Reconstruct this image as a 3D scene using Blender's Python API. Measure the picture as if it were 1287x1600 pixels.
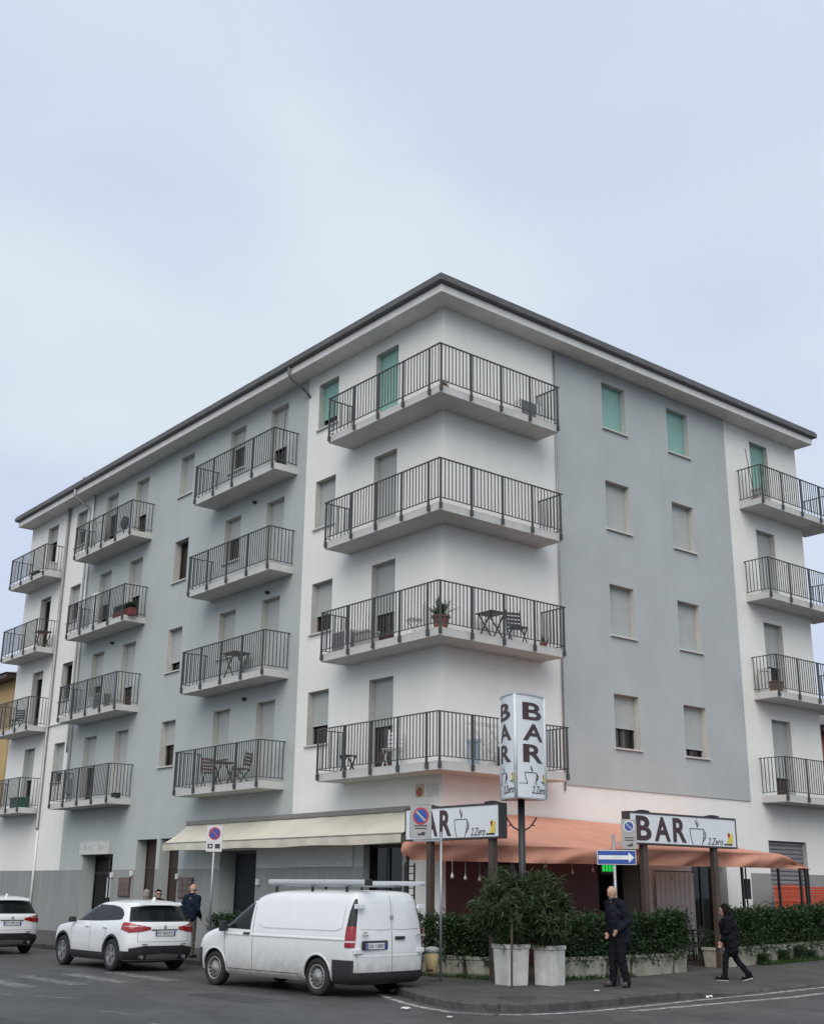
import bpy, bmesh, math, random
import numpy as np
from mathutils import Vector, Matrix, Euler
R = math.radians
scn = bpy.context.scene
col = scn.collection
for o in list(bpy.data.objects): bpy.data.objects.remove(o)
random.seed(7); rng = np.random.default_rng(7)

# ------------------------------------------------------------------ camera
cam_d = bpy.data.cameras.new('camera'); cam = bpy.data.objects.new('camera', cam_d); col.objects.link(cam)
cam_d.sensor_fit = 'HORIZONTAL'; cam_d.sensor_width = 36.0
cam_d.lens = 36.0*1844.93/1287.0
cam_d.clip_start = 0.1; cam_d.clip_end = 3000
def set_cam(yaw, pit, rol, loc):
    fw = Vector((-math.sin(yaw)*math.cos(pit), math.cos(yaw)*math.cos(pit), math.sin(pit)))
    r = Vector((math.cos(yaw), math.sin(yaw), 0)); u = r.cross(fw)
    r2 = r*math.cos(rol)+u*math.sin(rol); u2 = -r*math.sin(rol)+u*math.cos(rol)
    m = Matrix((r2, u2, -fw)).transposed().to_4x4(); m.translation = Vector(loc); cam.matrix_world = m
set_cam(R(50.7217), R(17.7408), R(0.683), (21.5033, -18.6006, 1.85))
scn.camera = cam

# ------------------------------------------------------------------ sky, sun, exposure
SUN_EL, SUN_AZ = R(43), R(-47)          # overcast: a broad soft glow behind the camera
w = bpy.data.worlds.new('World'); scn.world = w; w.use_nodes = True
nt = w.node_tree; nt.nodes.clear(); N = nt.nodes.new; Lk = nt.links.new
out = N('ShaderNodeOutputWorld'); bg = N('ShaderNodeBackground'); bg.inputs['Strength'].default_value = 0.10
sky = N('ShaderNodeTexSky'); sky.sky_type = 'NISHITA'; sky.sun_disc = False
sky.sun_elevation = SUN_EL; sky.sun_rotation = math.pi/2 - SUN_AZ
sky.dust_density = 3.0; sky.air_density = 1.0
tc = N('ShaderNodeTexCoord')
mp = N('ShaderNodeMapping'); mp.inputs['Scale'].default_value = (1.0, 1.0, 2.1); Lk(tc.outputs['Generated'], mp.inputs['Vector'])
n1 = N('ShaderNodeTexNoise'); n1.inputs['Scale'].default_value = 2.9; n1.inputs['Detail'].default_value = 4; n1.inputs['Roughness'].default_value = .42
n1.inputs['Distortion'].default_value = .25
mp.inputs['Location'].default_value = (5.1, 3.3, 1.2); Lk(mp.outputs[0], n1.inputs['Vector'])
cr = N('ShaderNodeValToRGB'); Lk(n1.outputs['Fac'], cr.inputs['Fac'])
cr.color_ramp.interpolation = 'EASE'
cr.color_ramp.elements[0].position = .33; cr.color_ramp.elements[0].color = (4.45, 5.0, 6.15, 1)
cr.color_ramp.elements[1].position = .70; cr.color_ramp.elements[1].color = (5.15, 5.8, 6.3, 1)
mx = N('ShaderNodeMix'); mx.data_type = 'RGBA'; mx.inputs['Factor'].default_value = .94
Lk(sky.outputs[0], mx.inputs['A']); Lk(cr.outputs[0], mx.inputs['B'])
Lk(mx.outputs['Result'], bg.inputs['Color']); Lk(bg.outputs[0], out.inputs['Surface'])

sd = bpy.data.lights.new('sun', 'SUN'); sd.energy = 1.5; sd.angle = R(55); sd.color = (1.0, .955, .89)
sun = bpy.data.objects.new('sun', sd); col.objects.link(sun)
sun.rotation_euler = Vector((math.cos(SUN_EL)*math.cos(SUN_AZ), math.cos(SUN_EL)*math.sin(SUN_AZ), math.sin(SUN_EL))).to_track_quat('Z', 'Y').to_euler()
sun.location = (30, -25, 40)
scn.view_settings.view_transform = 'Standard'; scn.view_settings.look = 'None'
scn.view_settings.gamma = 1; scn.view_settings.use_curve_mapping = False
scn.view_settings.exposure = 0.52
scn.render.engine = 'CYCLES'
scn.cycles.max_bounces = 6; scn.cycles.transparent_max_bounces = 12; scn.cycles.caustics_reflective = False; scn.cycles.caustics_refractive = False

# ------------------------------------------------------------------ materials
MATS = {}
def mat(name, c, rough=.7, metal=0, var=.12, scale=6.0, bump=0, bscale=60, c2=None, spec=.5, streak=0, coat=0, emit=0, detail=5):
    if name in MATS: return MATS[name]
    m = bpy.data.materials.new(name); m.use_nodes = True; t = m.node_tree; b = t.nodes['Principled BSDF']
    n = t.nodes.new; l = t.links.new
    b.inputs['Roughness'].default_value = rough; b.inputs['Metallic'].default_value = metal
    b.inputs['Specular IOR Level'].default_value = spec
    if coat: b.inputs['Coat Weight'].default_value = coat; b.inputs['Coat Roughness'].default_value = .06
    tcn = n('ShaderNodeTexCoord'); geo = n('ShaderNodeNewGeometry')
    src = geo.outputs['Position'] if streak or scale < 3 else tcn.outputs['Object']
    ns = n('ShaderNodeTexNoise'); ns.inputs['Scale'].default_value = scale; ns.inputs['Detail'].default_value = detail; ns.inputs['Roughness'].default_value = .6
    l(src, ns.inputs['Vector'])
    rp = n('ShaderNodeValToRGB'); l(ns.outputs['Fac'], rp.inputs['Fac'])
    a = c2 or tuple(x*(1-var) for x in c); z = tuple(min(1, x*(1+var*.6)) for x in c) if not c2 else c
    rp.color_ramp.elements[0].position = .3; rp.color_ramp.elements[0].color = (*a, 1)
    rp.color_ramp.elements[1].position = .7; rp.color_ramp.elements[1].color = (*z, 1)
    cur = rp.outputs[0]
    if streak:
        mpn = n('ShaderNodeMapping'); mpn.inputs['Scale'].default_value = (2.2, 2.2, .16); l(geo.outputs['Position'], mpn.inputs['Vector'])
        n2 = n('ShaderNodeTexNoise'); n2.inputs['Scale'].default_value = 1.6; n2.inputs['Detail'].default_value = 6; l(mpn.outputs[0], n2.inputs['Vector'])
        r2 = n('ShaderNodeValToRGB'); r2.color_ramp.elements[0].position = .38; r2.color_ramp.elements[1].position = .62
        r2.color_ramp.elements[0].color = (1-streak, 1-streak, 1-streak*1.15, 1); r2.color_ramp.elements[1].color = (1, 1, 1, 1)
        l(n2.outputs['Fac'], r2.inputs['Fac'])
        mm = n('ShaderNodeMix'); mm.data_type = 'RGBA'; mm.blend_type = 'MULTIPLY'; mm.inputs['Factor'].default_value = 1
        l(cur, mm.inputs['A']); l(r2.outputs[0], mm.inputs['B']); cur = mm.outputs['Result']
    l(cur, b.inputs['Base Color'])
    if emit: l(cur, b.inputs['Emission Color']); b.inputs['Emission Strength'].default_value = emit
    if bump:
        nb = n('ShaderNodeTexNoise'); nb.inputs['Scale'].default_value = bscale; nb.inputs['Detail'].default_value = 4; l(src, nb.inputs['Vector'])
        bp = n('ShaderNodeBump'); bp.inputs['Strength'].default_value = bump; bp.inputs['Distance'].default_value = .02
        l(nb.outputs['Fac'], bp.inputs['Height']); l(bp.outputs[0], b.inputs['Normal'])
    MATS[name] = m; return m
def glass(name, c=(.6, .65, .65), gloss=.35):
    if name in MATS: return MATS[name]
    m = bpy.data.materials.new(name); m.use_nodes = True; t = m.node_tree; t.nodes.clear(); n = t.nodes.new; l = t.links.new
    o = n('ShaderNodeOutputMaterial'); mxs = n('ShaderNodeMixShader'); tr = n('ShaderNodeBsdfTransparent'); g = n('ShaderNodeBsdfGlossy')
    tr.inputs['Color'].default_value = (*c, 1); g.inputs['Roughness'].default_value = .03
    fr = n('ShaderNodeFresnel'); fr.inputs['IOR'].default_value = 1.5
    ad = n('ShaderNodeMath'); ad.operation = 'ADD'; ad.use_clamp = True; ad.inputs[1].default_value = gloss*.18
    l(fr.outputs[0], ad.inputs[0]); l(ad.outputs[0], mxs.inputs[0]); l(tr.outputs[0], mxs.inputs[1]); l(g.outputs[0], mxs.inputs[2]); l(mxs.outputs[0], o.inputs['Surface'])
    MATS[name] = m; return m
def fabric(name, c, trans=.35, scale=3, var=.1):
    m = mat(name, c, .9, var=var, scale=scale, bump=.12, bscale=9, spec=.15)
    t = m.node_tree; b = t.nodes['Principled BSDF']; o = t.nodes['Material Output']
    src = b.inputs['Base Color'].links[0].from_socket
    tl = t.nodes.new('ShaderNodeBsdfTranslucent'); t.links.new(src, tl.inputs['Color'])
    ms = t.nodes.new('ShaderNodeMixShader'); ms.inputs[0].default_value = trans
    t.links.new(b.outputs[0], ms.inputs[1]); t.links.new(tl.outputs[0], ms.inputs[2]); t.links.new(ms.outputs[0], o.inputs['Surface'])
    return m
def leafmat(name, c1, c2):
    if name in MATS: return MATS[name]
    m = bpy.data.materials.new(name); m.use_nodes = True; t = m.node_tree; b = t.nodes['Principled BSDF']; n = t.nodes.new; l = t.links.new
    at = n('ShaderNodeAttribute'); at.attribute_name = 'leaf'
    rp = n('ShaderNodeValToRGB'); rp.color_ramp.elements[0].color = (*c1, 1); rp.color_ramp.elements[1].color = (*c2, 1)
    l(at.outputs['Fac'], rp.inputs['Fac']); l(rp.outputs[0], b.inputs['Base Color'])
    b.inputs['Roughness'].default_value = .45; b.inputs['Specular IOR Level'].default_value = .4
    tl = n('ShaderNodeBsdfTranslucent'); l(rp.outputs[0], tl.inputs['Color']); ms = n('ShaderNodeMixShader'); ms.inputs[0].default_value = .25
    l(b.outputs[0], ms.inputs[1]); l(tl.outputs[0], ms.inputs[2]); l(ms.outputs[0], t.nodes['Material Output'].inputs['Surface'])
    MATS[name] = m; return m

M_white = mat('white_render', (.80, .79, .755), .9, var=.035, scale=.9, bump=.10, bscale=55, streak=.02)
M_grey = mat('grey_render', (.445, .475, .468), .9, var=.06, scale=.8, bump=.10, bscale=55, streak=.022)
M_pgrey = mat('panel_grey_render', (.43, .458, .46), .9, var=.07, scale=.7, bump=.10, bscale=55, streak=.024)
M_plinth = mat('plinth_render', (.285, .29, .288), .9, var=.08, scale=1.2, bump=.15, bscale=45, streak=.10)
M_reveal = mat('stone_reveal', (.50, .485, .45), .85, var=.08, scale=5, bump=.05)
M_maroon = mat('maroon_panel', (.075, .012, .016), .5, var=.15, scale=2)
M_conc = mat('balcony_concrete', (.56, .555, .54), .9, var=.06, scale=2.5, bump=.1, bscale=40, streak=.06)
M_rail = mat('dark_railing_paint', (.055, .06, .064), .5, var=.15, scale=12)
M_fascia = mat('fascia_paint', (.70, .69, .67), .85, var=.06, scale=2, streak=.08)
M_gutter = mat('gutter_metal', (.13, .125, .125), .55, metal=.3, var=.2, scale=3)
M_tile = mat('roof_tile', (.17, .14, .13), .9, var=.3, scale=8, bump=.4, bscale=20)
M_shut = mat('grey_shutter', (.41, .425, .415), .6, var=.06, scale=2.5)
M_teal = mat('teal_shutter', (.25, .44, .395), .6, var=.08, scale=2.5)
M_wood = mat('brown_window_wood', (.055, .03, .023), .5, var=.25, scale=14)
M_glass = glass('window_glass', (.5, .55, .55), .3)
M_dark = mat('dark_interior', (.03, .03, .032), .9)
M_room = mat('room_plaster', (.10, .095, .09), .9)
M_sill = mat('sill_stone', (.58, .57, .54), .8, var=.07, scale=8)
M_curtain = fabric('net_curtain', (.66, .66, .62), .3)
M_zinc = mat('zinc_pipe', (.36, .36, .36), .45, metal=.5, var=.12, scale=4)
M_whitepipe = mat('white_pipe', (.68, .68, .66), .5, var=.05)
M_asph = None
M_black = mat('black_metal', (.018, .018, .02), .5)
M_steel = mat('galvanised_steel', (.34, .35, .36), .45, metal=.6, var=.12, scale=9)
M_brownpost = mat('brown_post_paint', (.07, .05, .04), .6, var=.25, scale=7)
M_acrylic = mat('white_acrylic', (.70, .73, .76), .35, var=.03, scale=3)
M_letter = mat('brown_letter', (.052, .027, .028), .5, var=.06)
M_ink = mat('dark_ink', (.04, .035, .035), .5)
M_yellow = mat('yellow_print', (.72, .58, .10), .5)
M_red = mat('red_print', (.42, .03, .035), .5)
M_orangeC = fabric('orange_canvas', (.86, .43, .31), .28, scale=1.6, var=.10)
M_creamC = fabric('cream_canvas', (.72, .68, .57), .2, scale=1.6, var=.08)
M_pot_white = mat('white_planter', (.62, .62, .60), .8, var=.18, scale=5, bump=.1, bscale=30, streak=.15)
M_pot_conc = mat('concrete_planter', (.42, .40, .35), .9, var=.3, scale=4, bump=.3, bscale=35, streak=.32)
M_soil = mat('soil', (.035, .026, .018), 1, bump=.5)
M_terra = mat('terracotta', (.22, .095, .065), .85, var=.15)
M_leafH = leafmat('hedge_leaf', (.016, .038, .016), (.065, .115, .045))
M_leafO = leafmat('oleander_leaf', (.028, .05, .022), (.105, .14, .062))
M_leafG = leafmat('grass_leaf', (.03, .07, .015), (.08, .15, .04))
M_bark = mat('bark', (.10, .075, .055), .9, var=.3, bump=.4)
M_paint = mat('white_car_paint', (.74, .75, .76), .28, var=.015, scale=2, coat=.6)
M_vpaint = mat('white_van_paint', (.74, .755, .765), .28, var=.03, scale=1.3, coat=.7, streak=.03)
def road_dirt(m, z0, z1, amt):
    t = m.node_tree; b = t.nodes['Principled BSDF']; n = t.nodes.new; l = t.links.new; src = b.inputs['Base Color'].links[0].from_socket
    ge = n('ShaderNodeNewGeometry'); sx = n('ShaderNodeSeparateXYZ'); l(ge.outputs['Position'], sx.inputs[0]); q = n('ShaderNodeTexNoise'); q.inputs['Scale'].default_value = 7; q.inputs['Detail'].default_value = 8; l(ge.outputs['Position'], q.inputs['Vector'])
    mr = n('ShaderNodeMapRange'); mr.inputs['From Min'].default_value = z1; mr.inputs['From Max'].default_value = z0; l(sx.outputs['Z'], mr.inputs['Value'])
    mu = n('ShaderNodeMath'); mu.operation = 'MULTIPLY'; l(mr.outputs[0], mu.inputs[0]); l(q.outputs['Fac'], mu.inputs[1]); m2 = n('ShaderNodeMath'); m2.operation = 'MULTIPLY'; m2.inputs[1].default_value = amt; m2.use_clamp = True; l(mu.outputs[0], m2.inputs[0])
    mx_ = n('ShaderNodeMix'); mx_.data_type = 'RGBA'; l(m2.outputs[0], mx_.inputs['Factor']); l(src, mx_.inputs['A']); mx_.inputs['B'].default_value = (.24, .22, .19, 1); l(mx_.outputs['Result'], b.inputs['Base Color'])
road_dirt(M_vpaint, .2, .85, 1.3); road_dirt(M_paint, .2, .6, .8)
M_plast = mat('black_plastic', (.022, .023, .025), .55, var=.15)
M_tyre = mat('tyre_rubber', (.018, .018, .018), .85, var=.2, bump=.2)
M_rim = mat('alloy', (.38, .38, .39), .35, metal=.8, var=.1)
M_steelrim = mat('steel_wheel', (.28, .28, .275), .5, metal=.5, var=.2, scale=9)
M_cglass = mat('car_glass', (.010, .013, .014), .05, spec=.22)
M_tail = mat('tail_lamp_red', (.30, .008, .014), .12, coat=.6, var=.2, scale=9)
M_tailc = mat('tail_lamp_clear', (.62, .55, .55), .15, coat=.6)
M_seam = mat('panel_gap', (.05, .05, .055), .8)
M_plate = mat('plate_white', (.62, .63, .65), .5)
M_blue = mat('sign_blue', (.025, .075, .33), .45)
M_signgrey = mat('sign_grey', (.36, .36, .35), .5, var=.1)
M_signwhite = mat('sign_white', (.62, .60, .61), .5)
M_signred = mat('sign_red', (.38, .05, .08), .5)

# ------------------------------------------------------------------ mesh helpers
class MB:
    def __init__(s): s.v = []; s.f = []; s.m = []
    def quad(s, a, b, c, d, m=0):
        i = len(s.v); s.v += [tuple(a), tuple(b), tuple(c), tuple(d)]; s.f.append((i, i+1, i+2, i+3)); s.m.append(m); return s
    def box(s, a, b, m=0):
        x0, y0, z0 = a; x1, y1, z1 = b; i = len(s.v)
        s.v += [(x0,y0,z0),(x1,y0,z0),(x1,y1,z0),(x0,y1,z0),(x0,y0,z1),(x1,y0,z1),(x1,y1,z1),(x0,y1,z1)]
        for q in ((0,3,2,1),(4,5,6,7),(0,1,5,4),(1,2,6,5),(2,3,7,6),(3,0,4,7)): s.f.append(tuple(i+k for k in q)); s.m.append(m)
        return s
    def bar(s, p, q, w, h=None, m=0, up=(0,0,1)):
        p = Vector(p); q = Vector(q); h = h or w; d = (q-p).normalized(); u = Vector(up)
        if abs(d.dot(u)) > .98: u = Vector((1,0,0))
        r = d.cross(u).normalized()*w/2; u = r.cross(d).normalized()*h/2; i = len(s.v)
        for c in (p, q): s.v += [tuple(c-r-u), tuple(c+r-u), tuple(c+r+u), tuple(c-r+u)]
        for k in ((0,1,2,3),(7,6,5,4),(0,4,5,1),(1,5,6,2),(2,6,7,3),(3,7,4,0)): s.f.append(tuple(i+j for j in k)); s.m.append(m)
        return s
    def tube(s, pts, r, n=8, m=0, cap=True):
        pts = [Vector(p) for p in pts]; rs = r if isinstance(r, (list, tuple)) else [r]*len(pts); base = len(s.v); u = None
        for k, p in enumerate(pts):
            d = (pts[min(k+1, len(pts)-1)]-pts[max(k-1, 0)]).normalized()
            if u is None: u = d.orthogonal().normalized()
            u = (u-d*u.dot(d)).normalized(); v = d.cross(u)
            for j in range(n):
                a = 2*math.pi*j/n; s.v.append(tuple(p+(u*math.cos(a)+v*math.sin(a))*rs[k]))
        for k in range(len(pts)-1):
            for j in range(n):
                a = base+k*n+j; b = base+k*n+(j+1) % n; s.f.append((a, b, b+n, a+n)); s.m.append(m)
        if cap:
            s.f.append(tuple(base+n-1-j for j in range(n))); s.m.append(m)
            e = base+(len(pts)-1)*n; s.f.append(tuple(e+j for j in range(n))); s.m.append(m)
        return s
    def lathe(s, prof, c=(0,0,0), n=20, axis='z', m=0):
        base = len(s.v)
        for r, h in prof:
            for j in range(n):
                a = 2*math.pi*j/n; x, y = r*math.cos(a), r*math.sin(a)
                p = (x, y, h) if axis == 'z' else ((x, h, y) if axis == 'y' else (h, x, y))
                s.v.append((p[0]+c[0], p[1]+c[1], p[2]+c[2]))
        for k in range(len(prof)-1):
            for j in range(n):
                a = base+k*n+j; b = base+k*n+(j+1) % n; s.f.append((a, b, b+n, a+n)); s.m.append(m)
        s.f.append(tuple(base+n-1-j for j in range(n))); s.m.append(m)
        e = base+(len(prof)-1)*n; s.f.append(tuple(e+j for j in range(n))); s.m.append(m)
        return s
    def grid(s, P, m=0):
        base = len(s.v); a = len(P); b = len(P[0])
        for row in P: s.v += [tuple(p) for p in row]
        for i in range(a-1):
            for j in range(b-1):
                k = base+i*b+j; s.f.append((k, k+1, k+b+1, k+b)); s.m.append(m)
        return s
    def prism(s, poly, z0, z1, m=0):
        n = len(poly); i = len(s.v); s.v += [(x, y, z0) for x, y in poly]+[(x, y, z1) for x, y in poly]
        s.f.append(tuple(i+n-1-k for k in range(n))); s.m.append(m); s.f.append(tuple(i+n+k for k in range(n))); s.m.append(m)
        for k in range(n): s.f.append((i+k, i+(k+1) % n, i+n+(k+1) % n, i+n+k)); s.m.append(m)
        return s
    def prism_xz(s, poly, y0, y1, m=0):
        n = len(poly); i = len(s.v); s.v += [(x, y0, z) for x, z in poly]+[(x, y1, z) for x, z in poly]
        s.f.append(tuple(i+k for k in range(n))); s.m.append(m); s.f.append(tuple(i+n+n-1-k for k in range(n))); s.m.append(m)
        for k in range(n): s.f.append((i+k, i+n+k, i+n+(k+1) % n, i+(k+1) % n)); s.m.append(m)
        return s
    def mesh(s, name, mats, smooth=False, bevel=0):
        me = bpy.data.meshes.new(name); me.from_pydata(s.v, [], s.f)
        for mm in (mats if isinstance(mats, (list, tuple)) else [mats]): me.materials.append(mm)
        me.polygons.foreach_set('material_index', s.m)
        if smooth: me.polygons.foreach_set('use_smooth', [True]*len(s.f))
        me.update()
        if bevel:
            bm = bmesh.new(); bm.from_mesh(me); bmesh.ops.remove_doubles(bm, verts=bm.verts, dist=1e-5)
            bmesh.ops.recalc_face_normals(bm, faces=bm.faces)
            bmesh.ops.bevel(bm, geom=[e for e in bm.edges if e.is_manifold and e.calc_face_angle(0) > .5], offset=bevel, segments=2, affect='EDGES', profile=.6)
            bm.to_mesh(me); bm.free()
        return me
    def build(s, name, mats, parent=None, loc=(0,0,0), rz=0, smooth=False, bevel=0):
        return link(s.mesh(name, mats, smooth, bevel), name, parent, loc, rz)
def link(me, name, parent=None, loc=(0,0,0), rz=0):
    o = bpy.data.objects.new(name, me); col.objects.link(o); o.location = loc; o.rotation_euler = (0, 0, rz)
    if parent: o.parent = parent
    return o
def thing(name, label, cat, loc=(0,0,0), rz=0, group=None):
    return tag(link(None, name, None, loc, rz), label, cat, group)
def tag(o, label, cat, group=None):
    o['label'] = label; o['category'] = cat
    if group: o['group'] = group
    return o
def copy_tree(o, parent=None, loc=None, rz=None):
    c = o.copy(); col.objects.link(c)
    if parent: c.parent = parent
    if loc is not None: c.location = loc
    if rz is not None: c.rotation_euler = (0, 0, rz)
    for ch in list(o.children):
        d = copy_tree(ch); d.parent = c
    return c
def stuff(o): o['kind'] = 'stuff'; return o
def struct(o): o['kind'] = 'structure'; return o
def smooth_poly(pts, n):
    pts = [Vector(p) for p in pts]; d = [0]
    for a, b in zip(pts, pts[1:]): d.append(d[-1]+(b-a).length)
    o = []
    for k in range(n):
        t = d[-1]*k/(n-1); i = max(0, min(len(d)-2, int(np.searchsorted(d, t))-1)); f = (t-d[i])/max(1e-9, d[i+1]-d[i]); o.append(pts[i].lerp(pts[i+1], f))
    return o
def text_me(s, x0, z0, w_, h_, m, y=0, th=.006, shear=0, bend=None, weight=0):
    cu = bpy.data.curves.new('txt', 'FONT'); cu.body = s; cu.size = 1; cu.extrude = .5; cu.shear = shear; cu.offset = weight
    ob = bpy.data.objects.new('txt', cu); col.objects.link(ob)
    dg = bpy.context.evaluated_depsgraph_get(); me = bpy.data.meshes.new_from_object(ob.evaluated_get(dg)); me.name = 'lettering'
    bpy.data.objects.remove(ob); bpy.data.curves.remove(cu)
    if bend:
        bm = bmesh.new(); bm.from_mesh(me); xs_ = [v.co.x for v in bm.verts]; a_, c_ = min(xs_), max(xs_)
        for k in range(1, 16): bmesh.ops.bisect_plane(bm, geom=bm.verts[:]+bm.edges[:]+bm.faces[:], plane_co=(a_+(c_-a_)*k/16, 0, 0), plane_no=(1, 0, 0))
        bmesh.ops.triangulate(bm, faces=bm.faces[:]); bm.to_mesh(me); bm.free()
    vs = np.array([v.co[:] for v in me.vertices]); mn = vs.min(0); mxv = vs.max(0)
    for v in me.vertices:
        x = x0+(v.co.x-mn[0])/(mxv[0]-mn[0])*w_; z = z0+(v.co.y-mn[1])/(mxv[1]-mn[1])*h_; yy = y-(v.co.z-mn[2])/(mxv[2]-mn[2])*th
        if bend: yy += bend(x)
        v.co = (x, yy, z)
    me.materials.clear(); me.materials.append(m); me.update(); return me
# ------------------------------------------------------------------ ground, road, pavement
def g(y): return 0.0 if y < 2 else (0.02*(y-2) if y < 14 else .24)
def drop(y): return min(1, max(0, (y+.2)/1.8))           # the kerb is dropped along the right-hand street
def pz(x, y):
    h = .13
    if x < -10 and y < 0: h += min(1, (-x-10)/5)*.20*max(0, min(1, (y+2.9)/2.9))
    k = drop(y)*max(0, min(1, (x-4.3)/2.2))
    return g(y)+h*(1-k)+.025*k
def asphalt():
    m = bpy.data.materials.new('asphalt'); m.use_nodes = True; t = m.node_tree; b = t.nodes['Principled BSDF']; n = t.nodes.new; l = t.links.new
    ge = n('ShaderNodeNewGeometry')
    def noise(sc, d=5, mpg=None):
        q = n('ShaderNodeTexNoise'); q.inputs['Scale'].default_value = sc; q.inputs['Detail'].default_value = d
        if mpg:
            mm = n('ShaderNodeMapping'); mm.inputs['Scale'].default_value = mpg; l(ge.outputs['Position'], mm.inputs['Vector']); l(mm.outputs[0], q.inputs['Vector'])
        else: l(ge.outputs['Position'], q.inputs['Vector'])
        return q
    a = noise(.35, 6, (1, 1.6, 1)); f = noise(90, 3)
    r1 = n('ShaderNodeValToRGB'); r1.color_ramp.elements[0].position = .3; r1.color_ramp.elements[1].position = .72
    r1.color_ramp.elements[0].color = (.047, .048, .047, 1); r1.color_ramp.elements[1].color = (.096, .096, .093, 1); l(a.outputs['Fac'], r1.inputs['Fac'])
    r2 = n('ShaderNodeValToRGB'); r2.color_ramp.elements[0].position = .35; r2.color_ramp.elements[0].color = (.62, .62, .62, 1); r2.color_ramp.elements[1].position = .68; r2.color_ramp.elements[1].color = (1.3, 1.3, 1.3, 1); l(f.outputs['Fac'], r2.inputs['Fac'])
    mm = n('ShaderNodeMix'); mm.data_type = 'RGBA'; mm.blend_type = 'MULTIPLY'; mm.inputs['Factor'].default_value = 1; l(r1.outputs[0], mm.inputs['A']); l(r2.outputs[0], mm.inputs['B'])
    md_ = noise(2.3, 6); r9 = n('ShaderNodeValToRGB'); r9.color_ramp.elements[0].position = .32; r9.color_ramp.elements[0].color = (.74, .74, .74, 1); r9.color_ramp.elements[1].position = .6; r9.color_ramp.elements[1].color = (1.06, 1.06, 1.05, 1); l(md_.outputs['Fac'], r9.inputs['Fac'])
    m9 = n('ShaderNodeMix'); m9.data_type = 'RGBA'; m9.blend_type = 'MULTIPLY'; m9.inputs['Factor'].default_value = 1; l(mm.outputs['Result'], m9.inputs['A']); l(r9.outputs[0], m9.inputs['B']); mm = m9
    # long repair seams / cracks
    vo = n('ShaderNodeTexVoronoi'); vo.feature = 'DISTANCE_TO_EDGE'; vo.inputs['Scale'].default_value = .42
    wp = noise(1.7, 4); mv = n('ShaderNodeMix'); mv.data_type = 'VECTOR'; mv.inputs['Factor'].default_value = .22; l(ge.outputs['Position'], mv.inputs['A']); l(wp.outputs['Color'], mv.inputs['B']); l(mv.outputs['Result'], vo.inputs['Vector'])
    r3 = n('ShaderNodeValToRGB'); r3.color_ramp.elements[0].position = .0; r3.color_ramp.elements[0].color = (.6, .6, .6, 1); r3.color_ramp.elements[1].position = .012; r3.color_ramp.elements[1].color = (1, 1, 1, 1); l(vo.outputs['Distance'], r3.inputs['Fac'])
    m2 = n('ShaderNodeMix'); m2.data_type = 'RGBA'; m2.blend_type = 'MULTIPLY'; m2.inputs['Factor'].default_value = .8; l(mm.outputs['Result'], m2.inputs['A']); l(r3.outputs[0], m2.inputs['B'])
    l(m2.outputs['Result'], b.inputs['Base Color'])
    rr = n('ShaderNodeMapRange'); rr.inputs['To Min'].default_value = .38; rr.inputs['To Max'].default_value = .72; l(a.outputs['Fac'], rr.inputs['Value']); l(rr.outputs[0], b.inputs['Roughness'])
    bp = n('ShaderNodeBump'); bp.inputs['Strength'].default_value = .35; bp.inputs['Distance'].default_value = .01; l(f.outputs['Fac'], bp.inputs['Height']); l(bp.outputs[0], b.inputs['Normal'])
    return m
M_asph = asphalt()
def paintmat(lo, hi):
    m = bpy.data.materials.new('worn_road_paint'); m.use_nodes = True; t = m.node_tree; b = t.nodes['Principled BSDF']; n = t.nodes.new; l = t.links.new
    ge = n('ShaderNodeNewGeometry'); q = n('ShaderNodeTexNoise'); q.inputs['Scale'].default_value = 5; q.inputs['Detail'].default_value = 8; q.inputs['Roughness'].default_value = .7; l(ge.outputs['Position'], q.inputs['Vector'])
    b.inputs['Base Color'].default_value = (.50, .50, .48, 1); b.inputs['Roughness'].default_value = .7
    r = n('ShaderNodeValToRGB'); r.color_ramp.elements[0].position = lo; r.color_ramp.elements[0].color = (0, 0, 0, 1); r.color_ramp.elements[1].position = lo+.24; r.color_ramp.elements[1].color = (hi, hi, hi, 1); l(q.outputs['Fac'], r.inputs['Fac']); l(r.outputs[0], b.inputs['Alpha'])
    return m
M_rpaint = paintmat(.36, .92); M_zebra = paintmat(.42, .6)
M_pave = mat('asphalt_pavement', (.088, .083, .077), .8, c2=(.048, .046, .043), scale=1.4, bump=.4, bscale=70)
M_kerb = mat('kerb_stone', (.10, .098, .092), .85, c2=(.038,.038,.036), var=.3, scale=4, bump=.3, bscale=40)

b = MB(); ys = [-260, -30, 2, 14, 260]; xs = [-260, -30, 30, 260]
b.grid([[(x, y, g(y)) for x in xs] for y in ys])
road = struct(b.build('road', M_asph))

KP = [(-60,-2.9),(1.6,-2.9),(2.3,-3.2),(3.0,-3.75),(3.9,-4.2),(4.7,-4.55),(5.5,-4.8),(6.18,-4.92),(6.6,-4.8),(6.9,-4.45),(7.05,-3.9),(7.08,-3.2),(7.02,-2.4),(6.9,-1.3),(6.75,-.2),(6.65,1.0),(6.6,2.5),(6.6,40)]
def dens(poly, step):
    o = []
    for a, c in zip(poly, poly[1:]):
        n_ = max(1, int(math.dist(a, c)/step))
        o += [(a[0]+(c[0]-a[0])*k/n_, a[1]+(c[1]-a[1])*k/n_) for k in range(n_)]
    return o+[poly[-1]]
KD = dens(KP, .5)
def offs(path, d):
    o = []
    for i, p in enumerate(path):
        a = path[max(0, i-1)]; c = path[min(len(path)-1, i+1)]; tx, ty = c[0]-a[0], c[1]-a[1]; L = math.hypot(tx, ty)
        o.append((p[0]+ty/L*d, p[1]-tx/L*d))
    return o
inn = offs(KD, -.16)
rows = []
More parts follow.
